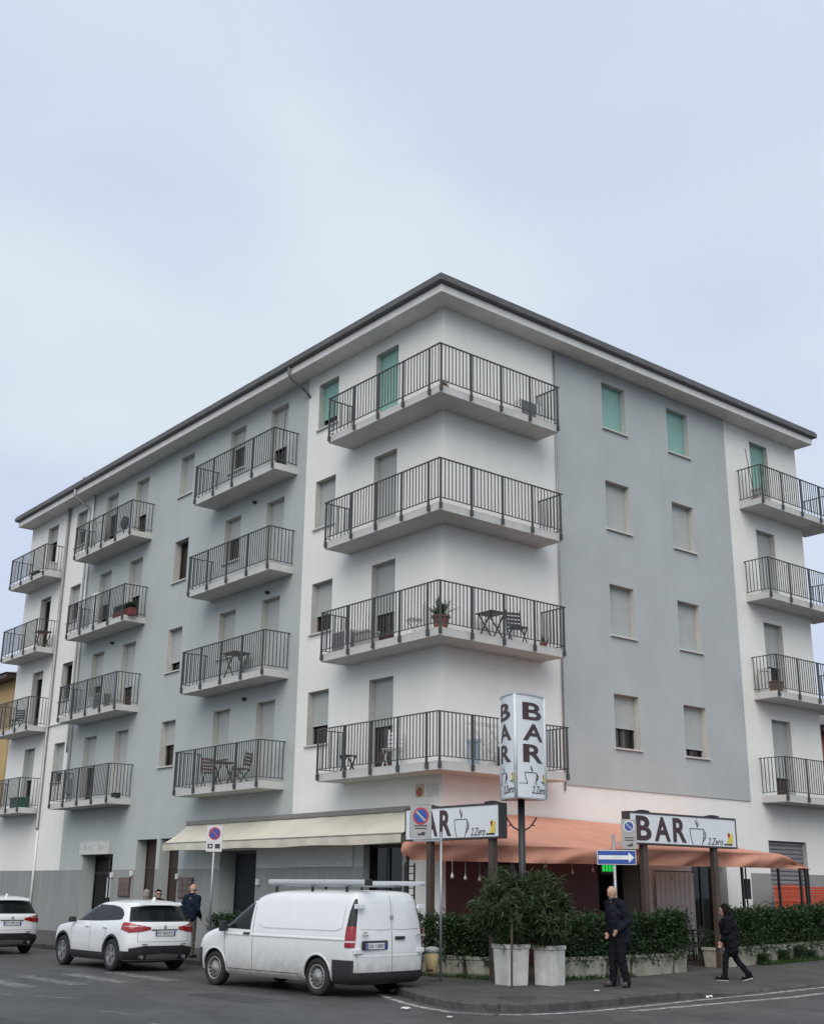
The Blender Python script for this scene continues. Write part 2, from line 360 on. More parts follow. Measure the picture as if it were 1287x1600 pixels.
for (x, y) in inn:
    if x < 0 and y < -2: q = (x, .4)
    elif y > 0.4: q = (-.4, y)
    else: q = (-.4, .4)
    rows.append([(x+(q[0]-x)*t, y+(q[1]-y)*t, pz(x+(q[0]-x)*t, y+(q[1]-y)*t)) for t in (0, .08, .2, .35, .5, .65, .8, .9, 1)])
b = MB(); b.grid(rows); pavement = struct(b.build('pavement', M_pave))
# kerb stones, one by one
acc = []; L = 0; cum = [0]
for a, c in zip(KD, KD[1:]): cum.append(cum[-1]+math.dist(a, c))
KX = np.array([p[0] for p in KD]); KY = np.array([p[1] for p in KD]); IX = np.array([p[0] for p in inn]); IY = np.array([p[1] for p in inn]); cum = np.array(cum)
s0 = cum[np.argmin(abs(KX+24))]; s1 = cum[-1]-20; step = .92; k = 0; s = s0
while s < s1:
    b = MB(); e = s+step-.012; P = []
    for t in np.linspace(s, e, 4):
        ox, oy = np.interp(t, cum, KX), np.interp(t, cum, KY); ix, iy = np.interp(t, cum, IX), np.interp(t, cum, IY)
        zt = pz(ix, iy)+.006+random.uniform(-.003, .003); gz_ = g(oy)-.05
        P.append([(ox, oy, gz_), (ox, oy, zt-.022), (ox+(ix-ox)*.13, oy+(iy-oy)*.13, zt), (ix, iy, zt), (ix, iy, zt-.1)])
    b.grid(P); b.f.append(tuple(range(4, -1, -1))); b.m.append(0); n_ = len(b.v); b.f.append(tuple(range(n_-5, n_))); b.m.append(0)
    b.build('kerb_stone', M_kerb, pavement); s += step
# painted line round the corner, zebra stripes
def sheet(path, w_, name='painted_line', zz=.004):
    a = offs(path, w_/2); c = offs(path, -w_/2)
    MB().grid([[(p[0], p[1], g(p[1])+zz), (q[0], q[1], g(q[1])+zz)] for p, q in zip(a, c)]).build(name, M_rpaint if name == 'painted_line' else M_zebra, road)
lp = offs(KD, .32); i0 = int(np.argmin(abs(KX-3.0)+abs(KY+3.75))); i1 = int(np.argmin(abs(KY-20)+abs(KX-6.6)))
sheet(lp[i0:i1], .13)
sheet(dens([(7.75,-2.6),(7.65,0.5),(7.6,3.5),(7.6,20)], .5), .16)
for i, y in enumerate((-5.75, -6.75, -7.8, -8.85, -9.9, -11.0)):
    j = random.uniform(-.1, .1); sheet([(-4.65+j, y), (-3.2, y-.04), (-1.75+j, y-.06)], .42, 'zebra_stripe')
for a, c in (((.2,-9.6),(1.1,-9.1)),((-.9,-10.0),(-.2,-9.8)),((3.2,-9.7),(4.0,-9.6)),((-2.3,-10.9),(-1.5,-10.5)),((-1.2,-11.4),(-.3,-11.2)),((5.2,-9.9),(7.4,-9.6))):
    sheet([a, ((a[0]+c[0])/2, (a[1]+c[1])/2+.01), c], .09, 'worn_paint_dash')

M_patch = mat('asphalt_patch', (.040, .040, .041), .6, var=.25, scale=2.2, bump=.4, bscale=80)
for pts in ([(-3.4,-13.0),(6.5,-12.5),(6.6,-11.2),(-3.3,-11.6)], [(9.5,-7.5),(12.2,-7.1),(12.0,-3.0),(9.6,-3.2)], [(1.2,-7.2),(3.4,-7.1),(3.35,-6.3),(1.25,-6.4)]):
    MB().quad(*[(x, y, .0025) for x, y in pts]).build('road_patch', [M_patch], road)
mc = thing('manhole_cover', 'round iron utility cover set in the pavement below the planters', 'manhole cover', (6.05, -3.55, pz(6.05,-3.55)+.002))
MB().lathe([(.34,-.02),(.34,.006),(.30,.006),(.30,.003),(.001,.003)], n=28).build('frame', [mat('iron_cover', (.07,.065,.06), .6, bump=.3)], mc)
MB().lathe([(.285,.0035),(.285,.008),(.001,.008)], n=28).build('lid', [mat('iron_lid', (.05,.048,.045), .55, bump=.6, bscale=35)], mc)
# ------------------------------------------------------------------ apartment building
H = 3.1; SB = 4.455; WT = 7.037; WS = 5.57; TOP = 16.714; FO = .645; LEN = 27.5; DEP = 16.25; EL, ER = .58, .54
bld = thing('apartment_building', 'four-storey white and grey corner apartment block above the bar', 'building')
PL = lambda u, z, d=0: (-u, d, z)
PR = lambda u, z, d=0: (-d, u, z)
# openings: (u0,u1,z0,z1,depth)
UL = {'cd': (1.907, 2.9155, 'd'), 'cw': (4.7165, 5.7074, 'w'), 'd2': (7.368, 8.358, 'd'), 'd1': (9.865, 10.837, 'w'), 'w3': (13.239, 14.186, 'w'), 'd4': (16.58, 17.59, 'd'), 'd3': (19.09, 20.10, 'd'), 'w5': (21.83, 22.79, 'w'), 'd5': (24.65, 25.68, 'd')}
UR = {'rw1': (6.173, 7.209, 'w'), 'rw2': (9.1785, 10.2076, 'w'), 'rd': (13.55, 14.56, 'd')}
SH = {'cd': [(.50,0),(.56,0),(1,0),(1,1)], 'cw': [(.62,0),(.62,0),(1,0),(.75,1)], 'd2': [(1,0),(1,0),(1,0),(.55,0)], 'd1': [(1,0),(.9,0),(.42,0),(.4,0)], 'w3': [(.5,0),(.75,0),(0,0),(1,0)],
      'd4': [(1,0),(.64,0),(.55,0),(.55,0)], 'd3': [(.45,0),(.5,0),(.5,0),(.3,0)], 'w5': [(.75,0),(.02,0),(.45,0),(.5,0)], 'd5': [(.5,0),(.1,0),(.03,0),(.25,0)],
      'rw1': [(.60,0),(.97,0),(1,0),(1,1)], 'rw2': [(.82,0),(.95,0),(1,0),(.88,1)], 'rd': [(.73,0),(.57,0),(1,0),(1,1)]}
def zr(kind, fl): return ((SB+.21 if kind == 'd' else WS)+fl*H, WT+fl*H)
def facade(name, P, u0, u1, z0, z1, ops, zone, mats, ub=(), zb=(), rev=1, edge=None):
    b = MB(); us = {u0, u1, *ub}; zs = {z0, z1, *zb}
    for o in ops: us |= {o[0], o[1]}; zs |= {o[2], o[3]}
    us = sorted(u for u in us if u0 <= u <= u1); zs = sorted(z for z in zs if z0 <= z <= z1)
    for a, c in zip(us, us[1:]):
        for d, e in zip(zs, zs[1:]):
            uu, zz = (a+c)/2, (d+e)/2
            if any(o[0] < uu < o[1] and o[2] < zz < o[3] for o in ops): continue
            m = zone(uu, zz)
            if m is None: continue
            b.quad(P(a, d), P(c, d), P(c, e), P(a, e), m)
    for o in ops:
        a, c, d, e, dp = o[:5]; rm = o[5] if len(o) > 5 else rev
        b.quad(P(a, d), P(a, e), P(a, e, dp), P(a, d, dp), rm); b.quad(P(c, d), P(c, e), P(c, e, dp), P(c, d, dp), rm)
        b.quad(P(a, e), P(c, e), P(c, e, dp), P(a, e, dp), rm); b.quad(P(a, d), P(c, d), P(c, d, dp), P(a, d, dp), rm)
    if edge:
        a, c, d, e = u0, u1, z0, z1
        b.quad(P(a, d), P(a, e), P(a, e, edge), P(a, d, edge), 0); b.quad(P(c, d), P(c, e), P(c, e, edge), P(c, d, edge), 0); b.quad(P(a, d), P(c, d), P(c, d, edge), P(a, d, edge), 0)
    return b.build(name, mats, bld)
opL = [(*u[:2], *zr(u[2], f), .32) for u in UL.values() for f in range(4)]
gL = [(16.95, 19.30, .1, 2.88, .9, 4), (13.91, 15.27, .1, 3.30, .9, 4), (12.43, 13.68, .1, 3.30, .9, 4), (7.96, 9.95, .1, 2.86, .8, 4), (1.45, 3.0, .1, 2.90, .35, 4)]
def zoneL(u, z):
    if z < 2.37: return 0 if u < 1.2 else 3
    if 6.25 < u < 21.25: return 2
    if z < 3.6 and u > 1.2 and u < 6.25: return 2
    return 0
MW = [M_white, M_reveal, M_grey, M_plinth, M_grey, M_maroon]
wallL = facade('wall', PL, 0, LEN, -.2, TOP, opL+gL, zoneL, MW, ub=(1.2, 6.25, 21.25), zb=(2.37, 3.6))
opR = [(*u[:2], *zr(u[2], f), .32) for u in UR.values() for f in range(4)]
GP = (4.2, 12.12, 4.468)
gR = [(5.3, 7.3, .1, 2.75, 1.4, 4), (9.15, 10.75, .1, 2.8, .6, 4), (12.89, 14.87, .3, 3.37, .3, 1), (1.35, 2.75, .55, 2.5, .18, 5)]
def zoneR(u, z):
    if GP[0] < u < GP[1] and z > GP[2]: return None
    if u > 11.9 and z < 2.42: return 3
    if z < 3.0 and .12 < u < 5.3: return 5
    return 0
wallR = facade('wall', PR, 0, DEP, -.2, TOP, [o for o in opR if not GP[0] < o[0] < GP[1]]+gR, zoneR, MW, ub=(GP[0], GP[1], .12, 5.3, 11.9), zb=(GP[2], 2.42, 3.0))
PP = lambda u, z, d=0: (-d+.035, u, z)
panel = facade('insulation_panel', PP, GP[0], GP[1], GP[2], TOP, [(o[0], o[1], o[2], o[3], .355) for o in opR if GP[0] < o[0] < GP[1]], lambda u, z: 0, [M_pgrey, M_reveal], edge=.035)
b = MB(); b.quad((-LEN,0,-.2),(-LEN,DEP,-.2),(-LEN,DEP,TOP),(-LEN,0,TOP)); b.quad((-LEN,DEP,-.2),(0,DEP,-.2),(0,DEP,TOP),(-LEN,DEP,TOP)); b.build('wall', [M_white], bld)
# inner core so that the windows look into dim rooms
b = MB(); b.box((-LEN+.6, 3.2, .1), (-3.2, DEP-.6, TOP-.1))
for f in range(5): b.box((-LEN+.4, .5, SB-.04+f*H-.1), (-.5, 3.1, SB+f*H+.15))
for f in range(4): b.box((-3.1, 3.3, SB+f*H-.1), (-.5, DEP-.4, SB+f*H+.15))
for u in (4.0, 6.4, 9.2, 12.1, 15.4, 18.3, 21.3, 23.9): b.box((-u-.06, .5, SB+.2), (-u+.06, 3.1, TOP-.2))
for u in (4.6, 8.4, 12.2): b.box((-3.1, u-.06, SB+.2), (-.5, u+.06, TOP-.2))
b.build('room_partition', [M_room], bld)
# roof, eaves, gutter
def ring(o): return [(-LEN-o+EL, -o), (o, -o), (o, DEP+o-ER), (-LEN-o+EL, DEP+o-ER)]
b = MB(); r0 = ring(-.05); r1 = ring(FO)
for (i, j) in ((0,1),(1,2),(2,3),(3,0)):
    b.quad((*r0[i], TOP), (*r0[j], TOP), (*r1[j], TOP), (*r1[i], TOP)); b.quad((*r1[i], TOP), (*r1[j], TOP), (*r1[j], TOP+.24), (*r1[i], TOP+.24))
b.build('eaves', [M_fascia], bld)
b = MB(); r2 = ring(FO+.03)
prof = [(0, .215), (.02, .235), (.11, .24), (.135, .26), (.14, .40), (.10, .445)]
for (i, j) in ((0,1),(1,2),(2,3),(3,0)):
    G = []
    for off, h in prof:
        q = ring(FO+off); G.append([(*q[i], TOP+h), (*q[j], TOP+h)])
    b.grid(G)
gut = b.build('gutter', [M_gutter], bld)
b = MB(); rz_ = 2.4; e = ring(FO+.11); hz = TOP+.455; mid = DEP/2
A = (-LEN+mid, mid, hz+rz_); B2 = (-mid, mid, hz+rz_); E4 = [(*p, hz) for p in e]
b.quad(E4[0], E4[1], B2, A); b.quad(E4[2], E4[3], A, B2); b.f.append((len(b.v), len(b.v)+1, len(b.v)+2)); b.v += [E4[1], E4[2], B2]; b.m.append(0); b.f.append((len(b.v), len(b.v)+1, len(b.v)+2)); b.v += [E4[3], E4[0], A]; b.m.append(0)
roof = b.build('roof', [M_tile], bld)
b = MB()    # the row of eave tiles (their rounded ends show as the ragged dark edge)
for (p, q) in ((e[0], e[1]), (e[1], e[2])):
    p = Vector((*p, hz)); q = Vector((*q, hz)); d = (q-p).normalized(); inw = Vector((0,0,1)).cross(d); n_ = int((q-p).length/.24)
    for k in range(3, n_-3):
        c = p+d*(k+.5)*.24; o_ = inw*(.05+random.uniform(-.012, .012)); z = random.uniform(-.03, -.02)
        pts = []
        for dd in (-.115, -.06, 0, .06, .115):
            hh = .035*math.cos(dd/.115*1.45)+z; pts.append((c+d*dd+o_+Vector((0,0,hh)), c+d*dd+inw*.4+Vector((0,0,hh+.13))))
        b.grid([[a_, c_] for a_, c_ in pts])
stuff(b.build('eave_tiles', [M_tile], roof))
for x, y in ((-24.2, -.1), (-22.0, -.2), (-13.0, 6)):
    MB().tube([(x, y, hz-.05), (x, y, hz+.45)], .05).tube([(x, y, hz+.42), (x, y, hz+.5)], .085).build('vent_pipe', [M_zinc], roof)
# windows and balcony doors
WC = {}
def win_meshes(w_, h_, sh, teal, kind):
    key = (round(w_, 2), round(h_, 2), sh, teal, kind)
    if key in WC: return WC[key]
    fr = MB(); y0, y1 = .25, .31
    for a, c in (((0,0),(.06,h_)), ((w_-.06,0),(w_,h_)), ((.06,0),(w_-.06,.07)), ((.06,h_-.07),(w_-.06,h_)), ((w_/2-.045,.07),(w_/2+.045,h_-.07))): fr.box((a[0]+.002, y0, a[1]), (c[0]-.002, y1, c[1]))
    if kind == 'd': fr.box((.06, y0+.004, .07), (w_/2-.045, y1-.004, .55)); fr.box((w_/2+.045, y0+.004, .07), (w_-.06, y1-.004, .55))
    pn = MB(); pn.quad((.05, .285, .06), (w_-.05, .285, .06), (w_-.05, .285, h_-.05), (.05, .285, h_-.05))
    sl = None
    if sh > .01:
        sl = MB(); zb = h_*(1-sh); n_ = max(1, int((h_-zb)/.05)); dz = (h_-zb)/n_
        for k in range(n_):
            z = zb+k*dz; x0, x1 = .012, w_-.012
            sl.grid([[(x0, .1945, z), (x1, .1945, z)], [(x0, .191, z+dz*.3), (x1, .191, z+dz*.3)], [(x0, .191, z+dz*.8), (x1, .191, z+dz*.8)], [(x0, .1945, z+dz), (x1, .1945, z+dz)]])
        sl.box((.01, .178, zb-.03 if sh < 1 else zb), (w_-.01, .205, zb+.02))
        sl.box((0, .17, 0), (.022, .22, h_)); sl.box((w_-.022, .17, 0), (w_, .22, h_))
    si = None
    if kind == 'w': si = MB(); si.box((-.05, -.07, -.045), (w_+.05, .26, -.003))
    cu = MB(); C_ = []
    for i in range(25):
        x = .08+(w_-.16)*i/24; C_.append([(x, .42+.03*math.sin(i*1.7), .08), (x, .42+.03*math.sin(i*1.7), h_-.1)])
    cu.grid(C_)
    r_ = (fr.mesh('frame', M_wood), pn.mesh('pane', M_glass), sl and sl.mesh('roller_shutter', M_teal if teal else M_shut), si and si.mesh('sill', M_sill, bevel=.006), cu.mesh('curtain', M_curtain, smooth=True))
    WC[key] = r_; return r_
def window(face, u0, u1, z0, z1, sh, teal, kind, curtain=False, proud=0):
    ms = win_meshes(u1-u0, z1-z0, sh, teal, kind)
    loc = (-u1, 0, z0) if face == 'L' else (proud, u0, z0)
    o = link(ms[0], 'balcony_door' if kind == 'd' else 'window', bld, loc, 0 if face == 'L' else math.pi/2)
    link(ms[1], 'pane', o)
    if ms[2]: link(ms[2], 'roller_shutter', o)
    if ms[3]: link(ms[3], 'sill', o)
    if curtain: link(ms[4], 'curtain', o)
for nm, u in UL.items():
    for f in range(4): window('L', u[0], u[1], *zr(u[2], f), *SH[nm][f], u[2], curtain=(nm, f) in (('cd',0),('d4',1),('d1',3),('w3',0)))
for nm, u in UR.items():
    for f in range(4): window('R', u[0], u[1], *zr(u[2], f), *SH[nm][f], u[2], curtain=(nm, f) in (('rw1',0),), proud=.035 if nm != 'rd' else 0)
# balconies
def balcony_parts(plan, rail, posts_s, post_first=None):
    sl = MB().prism(plan, 0, .205)
    ln = [0]
    for a, c in zip(rail, rail[1:]): ln.append(ln[-1]+math.dist(a, c))
    def at(s):
        i = max(0, min(len(rail)-2, int(np.searchsorted(ln, s))-1)); t = (s-ln[i])/(ln[i+1]-ln[i]); a, c = rail[i], rail[i+1]
        return (a[0]+(c[0]-a[0])*t, a[1]+(c[1]-a[1])*t), ((c[0]-a[0])/(ln[i+1]-ln[i]), (c[1]-a[1])/(ln[i+1]-ln[i]))
    hr = MB(); lr = MB(); bal = MB()
    for i, (a, c) in enumerate(zip(rail, rail[1:])):
        d = Vector((c[0]-a[0], c[1]-a[1], 0)).normalized()*.019; e0 = d if i else Vector((0,0,0)); 
        hr.bar(Vector((*a, 1.315))+ (-d if i == 0 else d*-1), Vector((*c, 1.315))+d, .045, .022+.0014*i)
        lr.bar(Vector((*a, .30))+d*1.1, Vector((*c, .30))-d*1.1, .03, .018)
        n_ = int((ln[i+1]-ln[i])/.118)
        for k in range(n_):
            s = ln[i]+(k+.5)*(ln[i+1]-ln[i])/n_; (x, y), _ = at(s); bal.box((x-.0095, y-.0095, .295), (x+.0095, y+.0095, 1.31))
    cx = sum(p[0] for p in plan)/len(plan); cy = sum(p[1] for p in plan)/len(plan)
    ps = []
    for s in posts_s:
        (x, y), (tx, ty) = at(s); q = MB(); n_ = (ty, -tx)
        q.box((x-.022, y-.022, .05), (x+.022, y+.022, 1.303)); q.box((x-.03-.0*n_[0], y-.03, .03), (x+.034, y+.034, .17)); ps.append(q)
    return sl.mesh('balcony', M_conc, bevel=.008), hr.mesh('handrail', M_rail), lr.mesh('bottom_rail', M_rail), [p.mesh('post', M_rail) for p in ps], bal.mesh('balusters', M_rail)
def balcony(parts, loc, rz):
    o = link(parts[0], 'balcony', bld, loc, rz); link(parts[1], 'handrail', o); link(parts[2], 'bottom_rail', o)
    for p in parts[3]: link(p, 'post', o)
    stuff(link(parts[4], 'balusters', o))
DO = .825; ro = .045
def straight(w_): 
    return balcony_parts([(0,.02),(0,-DO),(w_,-DO),(w_,.02)], [(-.0+.02,0),(.02,-DO-ro),(w_-.02,-DO-ro),(w_-.02,0)], [DO+ro+.05]+[DO+ro+.05+(w_-.14)*k/(4 if w_ > 4 else 3) for k in range(1, 5 if w_ > 4 else 4)])
bp48 = straight(4.77); bp36 = straight(3.62)
cplan = [(-3.97,.02),(-3.97,-DO),(DO,-DO),(DO,3.45),(-.02,3.45),(-.02,.02)]
crail = [(-3.95,0),(-3.95,-DO-ro),(DO+ro,-DO-ro),(DO+ro,3.43),(0,3.43)]
l1 = DO+ro; l2 = 3.95+DO+ro; l3 = 3.43+DO+ro
bpc = balcony_parts(cplan, crail, [l1+.06]+[l1+l2-.42-1.06*k for k in range(4)]+[l1+l2+.04]+[l1+l2+1.06*k for k in (1,2,3)]+[l1+l2+l3-.06])
rplan = [(-.02,12.72),(DO,12.72),(DO,17.15),(-.45,17.15),(-.45,16.27),(-.02,16.27)]
rrail = [(0,12.74),(DO+ro,12.74),(DO+ro,17.13+ro),(-.43,17.13+ro)]
bpr = balcony_parts(rplan, rrail, [l1+.05]+[l1+.05+1.1*k for k in (1,2,3,4)])
for f in range(4):
    z = SB+f*H
    balcony(bpc, (0,0,z), 0); balcony(bpr, (0,0,z), 0)
    balcony(bp48, (-11.49,0,z), 0); balcony(bp48, (-20.75,0,z), 0); balcony(bp36, (-27.2,0,z), 0)
# downpipes
def pipe(name, pts, r, m): return MB().tube(pts, r, 10).build(name, [m], bld, smooth=True)
def swan(u): return [(-u, -FO-.10, TOP+.2), (-u, -FO-.10, TOP-.02), (-u+.02, -FO-.02, TOP-.16), (-u+.1, -.22, TOP-.42), (-u+.12, -.07, TOP-.55)]
pipe('downpipe', swan(6.3)+[(-6.18, -.02, TOP-.62)], .042, M_gutter)
pipe('downpipe', swan(21.55)+[(-21.43, -.07, TOP-.8), (-21.43, -.07, 6.9), (-21.43, -.05, 6.6)], .045, M_zinc)
pipe('downpipe', [(-21.2, -.07, TOP-.02), (-21.2, -.07, 5.6)], .05, M_whitepipe)
pipe('downpipe', [(-23.48, -.08, TOP-.02), (-23.48, -.08, 3.95), (-23.44, -.08, 3.9)], .06, M_zinc)
pipe('downpipe', [(-23.42, -.05, 3.8), (-23.42, -.05, .35)], .045, M_whitepipe)
pipe('downpipe', [(.045, 4.14, TOP-.02), (.045, 4.14, 4.3)], .022, M_zinc)
MB().box((-23.6, -.06, 7.75), (-21.5, -.005, 7.80)).build('conduit', [M_whitepipe], bld)
MB().box((-21.12, -.12, 5.05), (-20.86, -.005, 5.6)).build('meter_box', [M_signgrey], bld, bevel=.01)
for u, f in ((9.0, 0), (9.0, 2), (8.0, 1), (18.4, 1)):
    z = WT+f*H+.18; MB().tube([(-u, -.005, z), (-u, -.12, z)], .05, 10).build('wall_lamp', [M_plast], bld)
# wall plaques by the corner
MB().box((-.97, -.02, 3.97), (-.66, -.002, 4.26)).build('enamel_plaque', [mat('plaque_cream', (.55, .45, .30), .5)], bld, bevel=.004)
MB().lathe([(.001, -.034), (.10, -.032), (.11, -.02), (.11, -.003)], (-.81, 0, 4.08), 16, 'y').build('plaque_emblem', [mat('plaque_red', (.35, .09, .05), .5)], bld)
MB().box((-.57, -.015, 3.96), (-.15, -.002, 4.25)).build('street_plaque', [mat('plaque_stone', (.62, .62, .6), .6)], bld)
# ------------------------------------------------------------------ ground floor doors and shop fronts
M_alu = mat('dark_aluminium', (.03, .033, .038), .35, metal=.4)
M_shopglass = glass('shop_glass', (.22, .25, .26), .0)
M_brownglass = mat('brown_door', (.05, .032, .025), .25, var=.3, scale=3)
M_paper = mat('paper_notice', (.55, .56, .57), .8)
def shop_door(face, u0, u1, z1, d, name='shop_door', leafs=2, frame=M_alu, pane=M_shopglass, z0=.12, transom=None):
    w_ = u1-u0; h_ = z1-z0; o = MB(); xs_ = [0]+[w_*k/leafs for k in range(1, leafs)]+[w_]
    for x in xs_: o.box((max(0, x-.04), d, 0), (min(w_, x+.04), d+.06, h_))
    for z in [.03, h_-.05]+([transom] if transom else []): o.box((.04, d+.002, z-.03), (w_-.04, d+.058, z+.05))
    loc = (-u1, 0, z0) if face == 'L' else (0, u0, z0)
    ob = o.build(name, [frame], bld, loc, 0 if face == 'L' else math.pi/2)
    for a, c in zip(xs_, xs_[1:]): MB().quad((a+.03, d+.03, .03), (c-.03, d+.03, .03), (c-.03, d+.03, h_-.03), (a+.03, d+.03, h_-.03)).build('pane', [pane], ob)
    return ob
d = shop_door('L', 16.95, 19.30, 2.88, .48, leafs=2, transom=2.15)
for x, z, w_, h_ in ((1.0, 1.35, .62, .65), (1.1, .75, .22, .32), (.95, .1, .3, .35)):
    MB().quad((x, .50, z), (x+w_, .50, z), (x+w_, .50, z+h_), (x, .50, z+h_)).build('notice', [M_paper], d)
sb_ = MB().box((-19.45, -.09, 2.88), (-17.2, -.005, 3.30)).build('shop_signboard', [mat('stone_signboard', (.60, .60, .57), .7, var=.12)], bld, bevel=.006)
for x0_, n_ in ((-19.15, 5), (-18.0, 4)):
    for k in range(n_): MB().bar((x0_+k*.14, -.092, 3.02+.02*(k % 2)), (x0_+.05+k*.14, -.092, 3.13+.03*((k+1) % 3)), .004, .035).build('worn_letter', [M_signgrey], sb_)
shop_door('L', 13.91, 15.27, 3.30, .36, 'entrance_door', 2, M_wood, M_brownglass, transom=2.3)
shop_door('L', 12.43, 13.68, 3.30, .36, 'entrance_door', 2, M_wood, M_brownglass, transom=2.3)
dd = shop_door('L', 7.96, 9.55, 2.86, .30, 'shop_door', 1, M_alu, mat('dark_door', (.010, .013, .017), .55, spec=.2), transom=.9)
MB().quad((.75, .325, 1.0), (1.25, .325, 1.0), (1.25, .325, 1.16), (.75, .325, 1.16)).build('notice', [M_signgrey], dd)
shop_door('L', 1.45, 3.0, 2.90, .2, 'shop_window', 2, M_alu, M_shopglass, z0=.12, transom=.5)
MB().box((-6.3, -.03, 2.38), (-3.4, -.004, 2.88)).build('blank_sign_panel', [mat('pale_panel', (.44, .45, .45), .6)], bld, bevel=.004)
for u0, u1 in ((15.5, 16.3), (11.4, 12.25)):
    ob = MB().box((-u1, -.05, 1.52), (-u0, -.004, 2.12)).build('mailbox_panel', [mat('mailbox_brown', (.09, .055, .045), .45, var=.2)], bld, bevel=.004)
    for r_ in range(3):
        for c_ in range(3):
            x = -u1+.04+c_*(u1-u0-.06)/3; z = 1.55+r_*.185; MB().box((x, -.062, z), (x+(u1-u0-.12)/3, -.0505, z+.165)).build('mailbox_door', [mat('mailbox_door', (.13, .085, .07), .4, var=.25)], ob)
for u, z in ((16.85, 2.2), (12.35, 2.15), (7.75, 2.0), (15.42, 2.25)):
    MB().box((-u-.06, -.09, z-.08), (-u+.06, -.004, z+.08)).build('junction_box', [M_whitepipe], bld, bevel=.01)
# bar front under the orange canopy
shop_door('R', 5.3, 7.3, 2.75, .9, 'bar_entrance', 2, M_alu, M_shopglass)
shop_door('R', 9.15, 10.75, 2.8, .3, 'bar_glass_door', 2, M_alu, M_shopglass)
MB().quad((-.17, 1.35, .55), (-.17, 2.75, .55), (-.17, 2.75, 2.5), (-.17, 1.35, 2.5)).build('pane', [mat('maroon_film', (.05, .008, .012), .2)], bld)
ob = MB()
for k in range(24): z = .32+k*.127; ob.grid([[(-.16, 12.9, z), (-.16, 14.86, z)], [(-.135, 12.9, z+.04), (-.135, 14.86, z+.04)], [(-.135, 12.9, z+.09), (-.135, 14.86, z+.09)], [(-.16, 12.9, z+.125), (-.16, 14.86, z+.125)]])
ob.build('roller_shutter', [mat('steel_shutter', (.25, .255, .26), .5, metal=.4, var=.12)], bld)
led = thing('led_sign', 'small green glowing sign above the bar entrance', 'sign', (.06, 5.35, 2.28))
MB().box((-.04, 0, 0), (.0, .62, .3)).build('case', [M_black], led)
M_green = mat('green_led', (.02, .75, .10), .5, emit=.5)
for k in range(4): MB().box((.001, .07+k*.125, .07), (.006, .16+k*.125, .23)).build('lit_character', [M_green], led)
cl = thing('wall_drape', 'grey corrugated wind screen sheet with scalloped top beside the bar entrance', 'screen', (.12, 7.45, .14))
G = []
for i in range(49):
    y = 1.62*i/48; G.append([(.02*math.sin(i*1.05), y, 0), (.02*math.sin(i*1.05), y, 2.2+.025*math.cos(i*1.05))])
MB().grid(G).build('sheet', [mat('grey_sheet', (.56, .57, .58), .7, var=.08)], cl, smooth=True)
MB().bar((-.04, -.0, 2.26), (-.04, 1.64, 2.26), .03).build('top_rail', [M_black], cl)
# ------------------------------------------------------------------ cream awning
ca = thing('cream_awning', 'long cream retractable awning with plain valance over the shop door', 'awning', (0, 0, 0))
X0, X1 = -11.85, -.42; FY = -.87; ZT, ZB, ZV = 3.66, 3.09, 2.87
G = []; V = []
for i in range(90):
    t = i/89; x = X0+(X1-X0)*t; row = []
    for j in range(8):
        s = j/7; sag = -.05*math.sin(math.pi*s)*(1+.35*math.sin(i*.31)); row.append((x, -.06+(FY+.06)*s, ZT+(ZB-ZT)*s+sag+.006*math.sin(i*.83)))
    G.append(row); wv = .018*math.sin(i*.9)+.012*math.sin(i*.37+1)
    V.append([(x, FY-.012, ZB-.012), (x, FY-.016+wv*.4, ZB-.11), (x, FY-.012+wv, ZV+.012*math.sin(i*.23))])
MB().grid(G).build('canopy', [M_creamC], ca, smooth=True); MB().grid(V).build('valance', [M_creamC], ca, smooth=True)
MB().bar((X0, FY, ZB-.005), (X1, FY, ZB-.005), .035).build('front_bar', [mat('awning_bar', (.22, .21, .19), .5)], ca)
MB().box((X0-.02, -.13, ZT-.02), (X1+.02, -.005, ZT+.11)).build('cassette', [mat('awning_box', (.20, .20, .185), .6)], ca, bevel=.02)
for x in (X0+.4, -8.2, -4.6, X1-.4): MB().tube([(x, -.05, ZT-.30), (x+.28, -.45, ZT-.50), (x, FY+.05, ZB-.06)], .02).build('folding_arm', [M_rail], ca)
# ------------------------------------------------------------------ orange terrace canopy
oc = thing('orange_canopy', 'faded orange canvas canopy over the bar terrace', 'awning', (0, 0, 0))
front = [(-.27,-.95,2.86),(1.2,-.90,2.80),(2.75,-.86,2.76),(3.12,-.72,2.75),(3.28,-.3,2.74),(3.3,1.7,2.76),(3.3,8.5,2.82),(3.15,9.1,2.75),(2.8,10.55,2.49)]
FB = [2.50, 2.45, 2.42, 2.41, 2.40, 2.43, 2.47, 2.48, 2.45]
wall_ = [(-.25,-.03,3.42),(-.03,-.04,3.6),(.05,.04,3.62),(.05,3.5,3.62),(.05,6.2,3.56),(.05,9.2,3.50)]
nf = 110; Fp = smooth_poly(front, nf); fb = [float(v) for v in np.interp(np.linspace(0, 1, nf), [ (sum(math.dist(front[k], front[k+1]) for k in range(i)))/sum(math.dist(front[k], front[k+1]) for k in range(len(front)-1)) for i in range(len(front))], FB)]
Wp = [(-.25+.25*min(1, k/20), -.04, 3.42+.2*min(1, k/20)) if k < 22 else None for k in range(nf)]
w2 = smooth_poly(wall_[2:], nf-22); Wp = Wp[:22]+[tuple(p) for p in w2]
G = []; V = []
